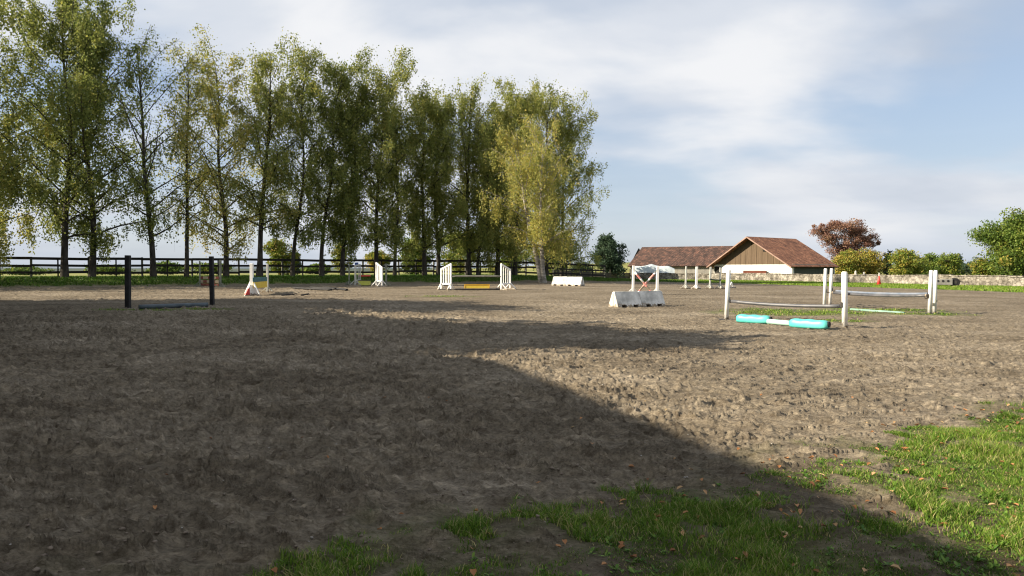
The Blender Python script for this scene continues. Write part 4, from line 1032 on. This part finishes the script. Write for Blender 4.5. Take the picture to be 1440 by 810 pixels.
# dark poles lying in the shade
for i, (x0, y0, x1_, y1_, lab) in enumerate(((413, 406.6, 466, 409.3, 'longest dark pole lying in the shade before the fence'), (436, 405.8, 472, 408.2, 'dark pole lying close behind the longest one in the shade'), (456, 405.9, 488, 409.2, 'dark pole lying in the shade nearest the grey wings'), (396, 416.4, 417, 414.3, 'short dark stick on the sunlit strip, left one'), (424, 416, 434, 414.3, 'short dark stick on the sunlit strip, right one'))):
    a, b = at(x0, y0), at(x1_, y1_); r_ = .07 if i < 3 else .035
    pole(a+Vector((0, 0, r_)), b+Vector((0, 0, r_)), r_, BLK, lab, name='ground_pole', group='dark poles lying on the sand')
# ---- wings
def wing(base_px, side_px, htall, hshort, label, m=WP, slats=5, flip=1, yaw=None):
    """slatted wing: tall stile at base pixel, short stile at side pixel"""
    a = at(*base_px); b = at(*side_px); d = (b-a); L_ = d.length
    t = thing('jump_wing', a, math.atan2(d.y, d.x), label, 'jump wing', 'slatted jump wings')
    z = lambda f: htall+(hshort-htall)*f
    MB().box((0, 0, htall/2), (.11, .09, htall)).build('stile', m, t, bevel=.01); MB().box((L_, 0, hshort/2), (.09, .08, hshort)).build('stile', m, t, bevel=.01)
    MB().beam((-.03, -.004, htall-.03), (L_+.03, -.004, hshort-.03), .07, .10, up=(0, 0, 1)).build('top_rail', m, t)
    MB().beam((.04, -.004, .38), (L_-.04, -.004, .38), .065, .10).build('bottom_rail', m, t)
    for k in range(slats):
        f = (k+1)/(slats+1); MB().box((L_*f, 0, (.42+z(f)-.05)/2), (.075, .03, z(f)-.05-.42)).build('slat', m, t)
    for x_ in (0, L_):
        fb = MB(); fb.beam((x_, -.42, .04), (x_, .42, .04), .08, .08); fb.beam((x_, -.38, .06), (x_, -.02, .42), .05, .06, up=(1, 0, 0)); fb.beam((x_, .38, .06), (x_, .02, .42), .05, .06, up=(1, 0, 0)); fb.build('foot', m, t)
    return t, a
def wpx(px, top, base): 
    a = at(*base); return P(px, top, a.y).z-a.z
wing((634, 408), (620.5, 407.6), wpx(634, 370.5, (634, 408)), wpx(620.5, 378, (620.5, 407.6)), 'left white slatted wing beside the yellow filler', slats=3)
wing((705, 408), (717.5, 407.2), wpx(705, 370.8, (705, 408)), wpx(717.5, 379, (717.5, 407.2)), 'right white slatted wing beside the yellow filler', slats=3)
wa = at(634, 408); wb = at(705, 408)
pole(P(635, 388.5, wa.y), P(704.5, 388.6, wb.y), .05, mat('greyed pole', (0.14, 0.14, 0.12), (0.24, 0.23, 0.2), 4), 'grey pole resting across the white centre wings')
pole(at(635, 408.2)+Vector((0, 0, .06)), at(703, 408.2)+Vector((0, 0, .06)), .06, IRON, 'dark ground pole between the white centre wings', name='ground_pole', group='dark poles lying on the sand')
def filler(x0, x1_, y0, y1_, base_y, m, label, trim, lid=None, yaw=0):
    a, b = at(x0, base_y), at(x1_, base_y); Y = a.y; t = thing('jump_filler', (a+b)/2, 0, label, 'jump filler', 'yellow filler boxes'); w_ = (b-a).length; h_ = P(x0, y0, Y).z-a.z
    MB().box((0, .15, h_/2+.03), (w_, .42, h_-.06)).build('box', m, t, bevel=.015)
    MB().box((0, .15, h_+.006), (w_+.02, .44, .04)).build('lid', lid or IRON, t)
    f_ = MB(); f_.box((0, -.067, .06), (w_, .012, .045)); f_.box((0, -.067, h_-.05), (w_, .012, .045)); f_.box((-w_/2+.03, -.067, h_/2), (.05, .011, h_-.1)); f_.box((w_/2-.03, -.067, h_/2), (.05, .011, h_-.1)); f_.build('trim', trim, t)
    for s_ in (-1, 1): MB().box((s_*(w_/2-.15), .15, .02), (.1, .4, .04)).build('skid', IRON, t)
YT = mat('orange yellow trim', (0.70, 0.36, 0.03), (0.76, 0.42, 0.05), 3)
filler(653, 688.5, 399.4, 408, 408, YEL, 'bright yellow filler box with orange rim between the white centre wings', YT)
# grey wings group with lemon box
WSH = WG  # grey tone puts the shade into the left wing's colour
wing((499.5, 402.3), (506.5, 400.5), wpx(499.5, 371, (499.5, 402.3))*.93, wpx(506.5, 371, (506.5, 400.5)), 'left white wing coloured grey for shade, near the lemon yellow filler', m=WSH, slats=2)
wing((529.5, 402.8), (537.5, 403.2), wpx(529.5, 369, (529.5, 402.8)), wpx(537.5, 376.5, (537.5, 403.2)), 'right grey white wing, near the lemon yellow filler', m=WP, slats=3)
stand(491, 400.5, (491, 371.5), 'thin grey stand left of the lemon yellow filler', m=GRN, wd=.09, base='cross')
stand(543, 401.5, (543, 370.8), 'grey stand right of the lemon yellow filler', m=GRN, wd=.13, base='cross')
filler(504, 520, 394.5, 401.8, 401.8, YGR, 'lemon yellow filler box between the grey white wings', YGR, lid=IRON)
wc = at(507, 400.5)
pole(P(504, 388.3, wc.y+.1), P(521, 387.9, wc.y+.1), .06, RED, 'short red pole above the lemon yellow filler')
fl = board(P(499, 372.0, wc.y+.3), P(504, 371.6, wc.y+.3), .28, .05, mat('blue paint', (0.05, 0.09, 0.25), (0.07, 0.12, 0.3), 3), 'small blue board on top of the left grey white wing', name='blue_board', cat='board')

# ---- red cone and implement by the wall
q_ = at(1236, 401.0); t = thing('traffic_cone', q_, 0, 'red traffic cone with a white tip standing against the stone wall', 'cone')
MB().box((0, 0, .03), (.55, .55, .06)).build('base', RED, t, bevel=.01); MB().tube([(0, 0, .05), (0, 0, .95)], [.21, .05], 16).build('body', RED, t, smooth=True)
MB().tube([(0, 0, .45), (0, 0, .62)], [.128, .094], 16, cap=False).build('band', WP, t)
MB().tube([(0, 0, .94), (0, 0, 1.25)], [.045, .04], 8).build('tip', WP, t)
q_ = at(1330, 403.0); t = thing('field_roller', q_, -.25, 'grey implement with a row of holes and a black wheel lying by the wall', 'implement')
MB().box((-.25, 0, .42), (1.45, .6, .55)).build('frame', GREYW, t, bevel=.04)
for k in range(3):
    MB().tube([(-.75+k*.42, -.32, .52), (-.75+k*.42, -.29, .52)], .10, 12).build('hole', BLK, t)
w_ = MB().tube([(.72, -.18, .40), (.72, .18, .40)], .40, 20).build('wheel', mat('black tyre', (0.015, 0.015, 0.015), (0.03, 0.03, 0.03), 5), t, smooth=True)
MB().tube([(.72, -.2, .40), (.72, .2, .40)], .16, 12).build('rim', IRON, w_)
MB().beam((.9, 0, .46), (1.95, .1, .42), .07, .07).build('drawbar', IRON, t)

# ---- pale tarpaulin-covered trailer behind the wall
q_ = P(918, 385, 104); q_.z = 0
t = thing('covered_trailer', q_, math.radians(-6), 'pale blue tarpaulin over a low trailer behind the wall before the long barn', 'trailer')
TARP = mat('pale blue tarpaulin', (0.40, 0.46, 0.48), (0.55, 0.60, 0.61), 1.2, rough=.5, bump=.05, bscale=2)
Lx = 58/F*104/2; V = []; Fc = []; nx, ny = 26, 12
for i in range(nx+1):
    u_ = -1+2*i/nx; top = 2.05+.28*math.exp(-((u_+.08)/.22)**2)-.35*max(0, u_-.75)/.25-.15*max(0, -u_-.8)/.2
    for j in range(ny+1):
        v_ = -1+2*j/ny; prof_ = (1-abs(v_)**4)**.5
        zz_ = .85+(top-.85)*prof_+float(rng.normal(0, .025)); V.append((u_*Lx+float(rng.normal(0, .02)), v_*1.1, zz_))
for i in range(nx):
    for j in range(ny): Fc.append((i*(ny+1)+j, (i+1)*(ny+1)+j, (i+1)*(ny+1)+j+1, i*(ny+1)+j+1))
m = MB(); m.v = V; m.f = Fc; o_ = m.build('tarpaulin', TARP, t, smooth=True)
MB().box((0, 0, .72), (Lx*2-.2, 1.9, .3)).build('bed', IRON, t)
for sx in (-1.2, 1.2):
    for sy in (-.95, .95): MB().tube([(sx, sy-.1, .36), (sx, sy+.1, .36)], .36, 16).build('wheel', IRON, t)
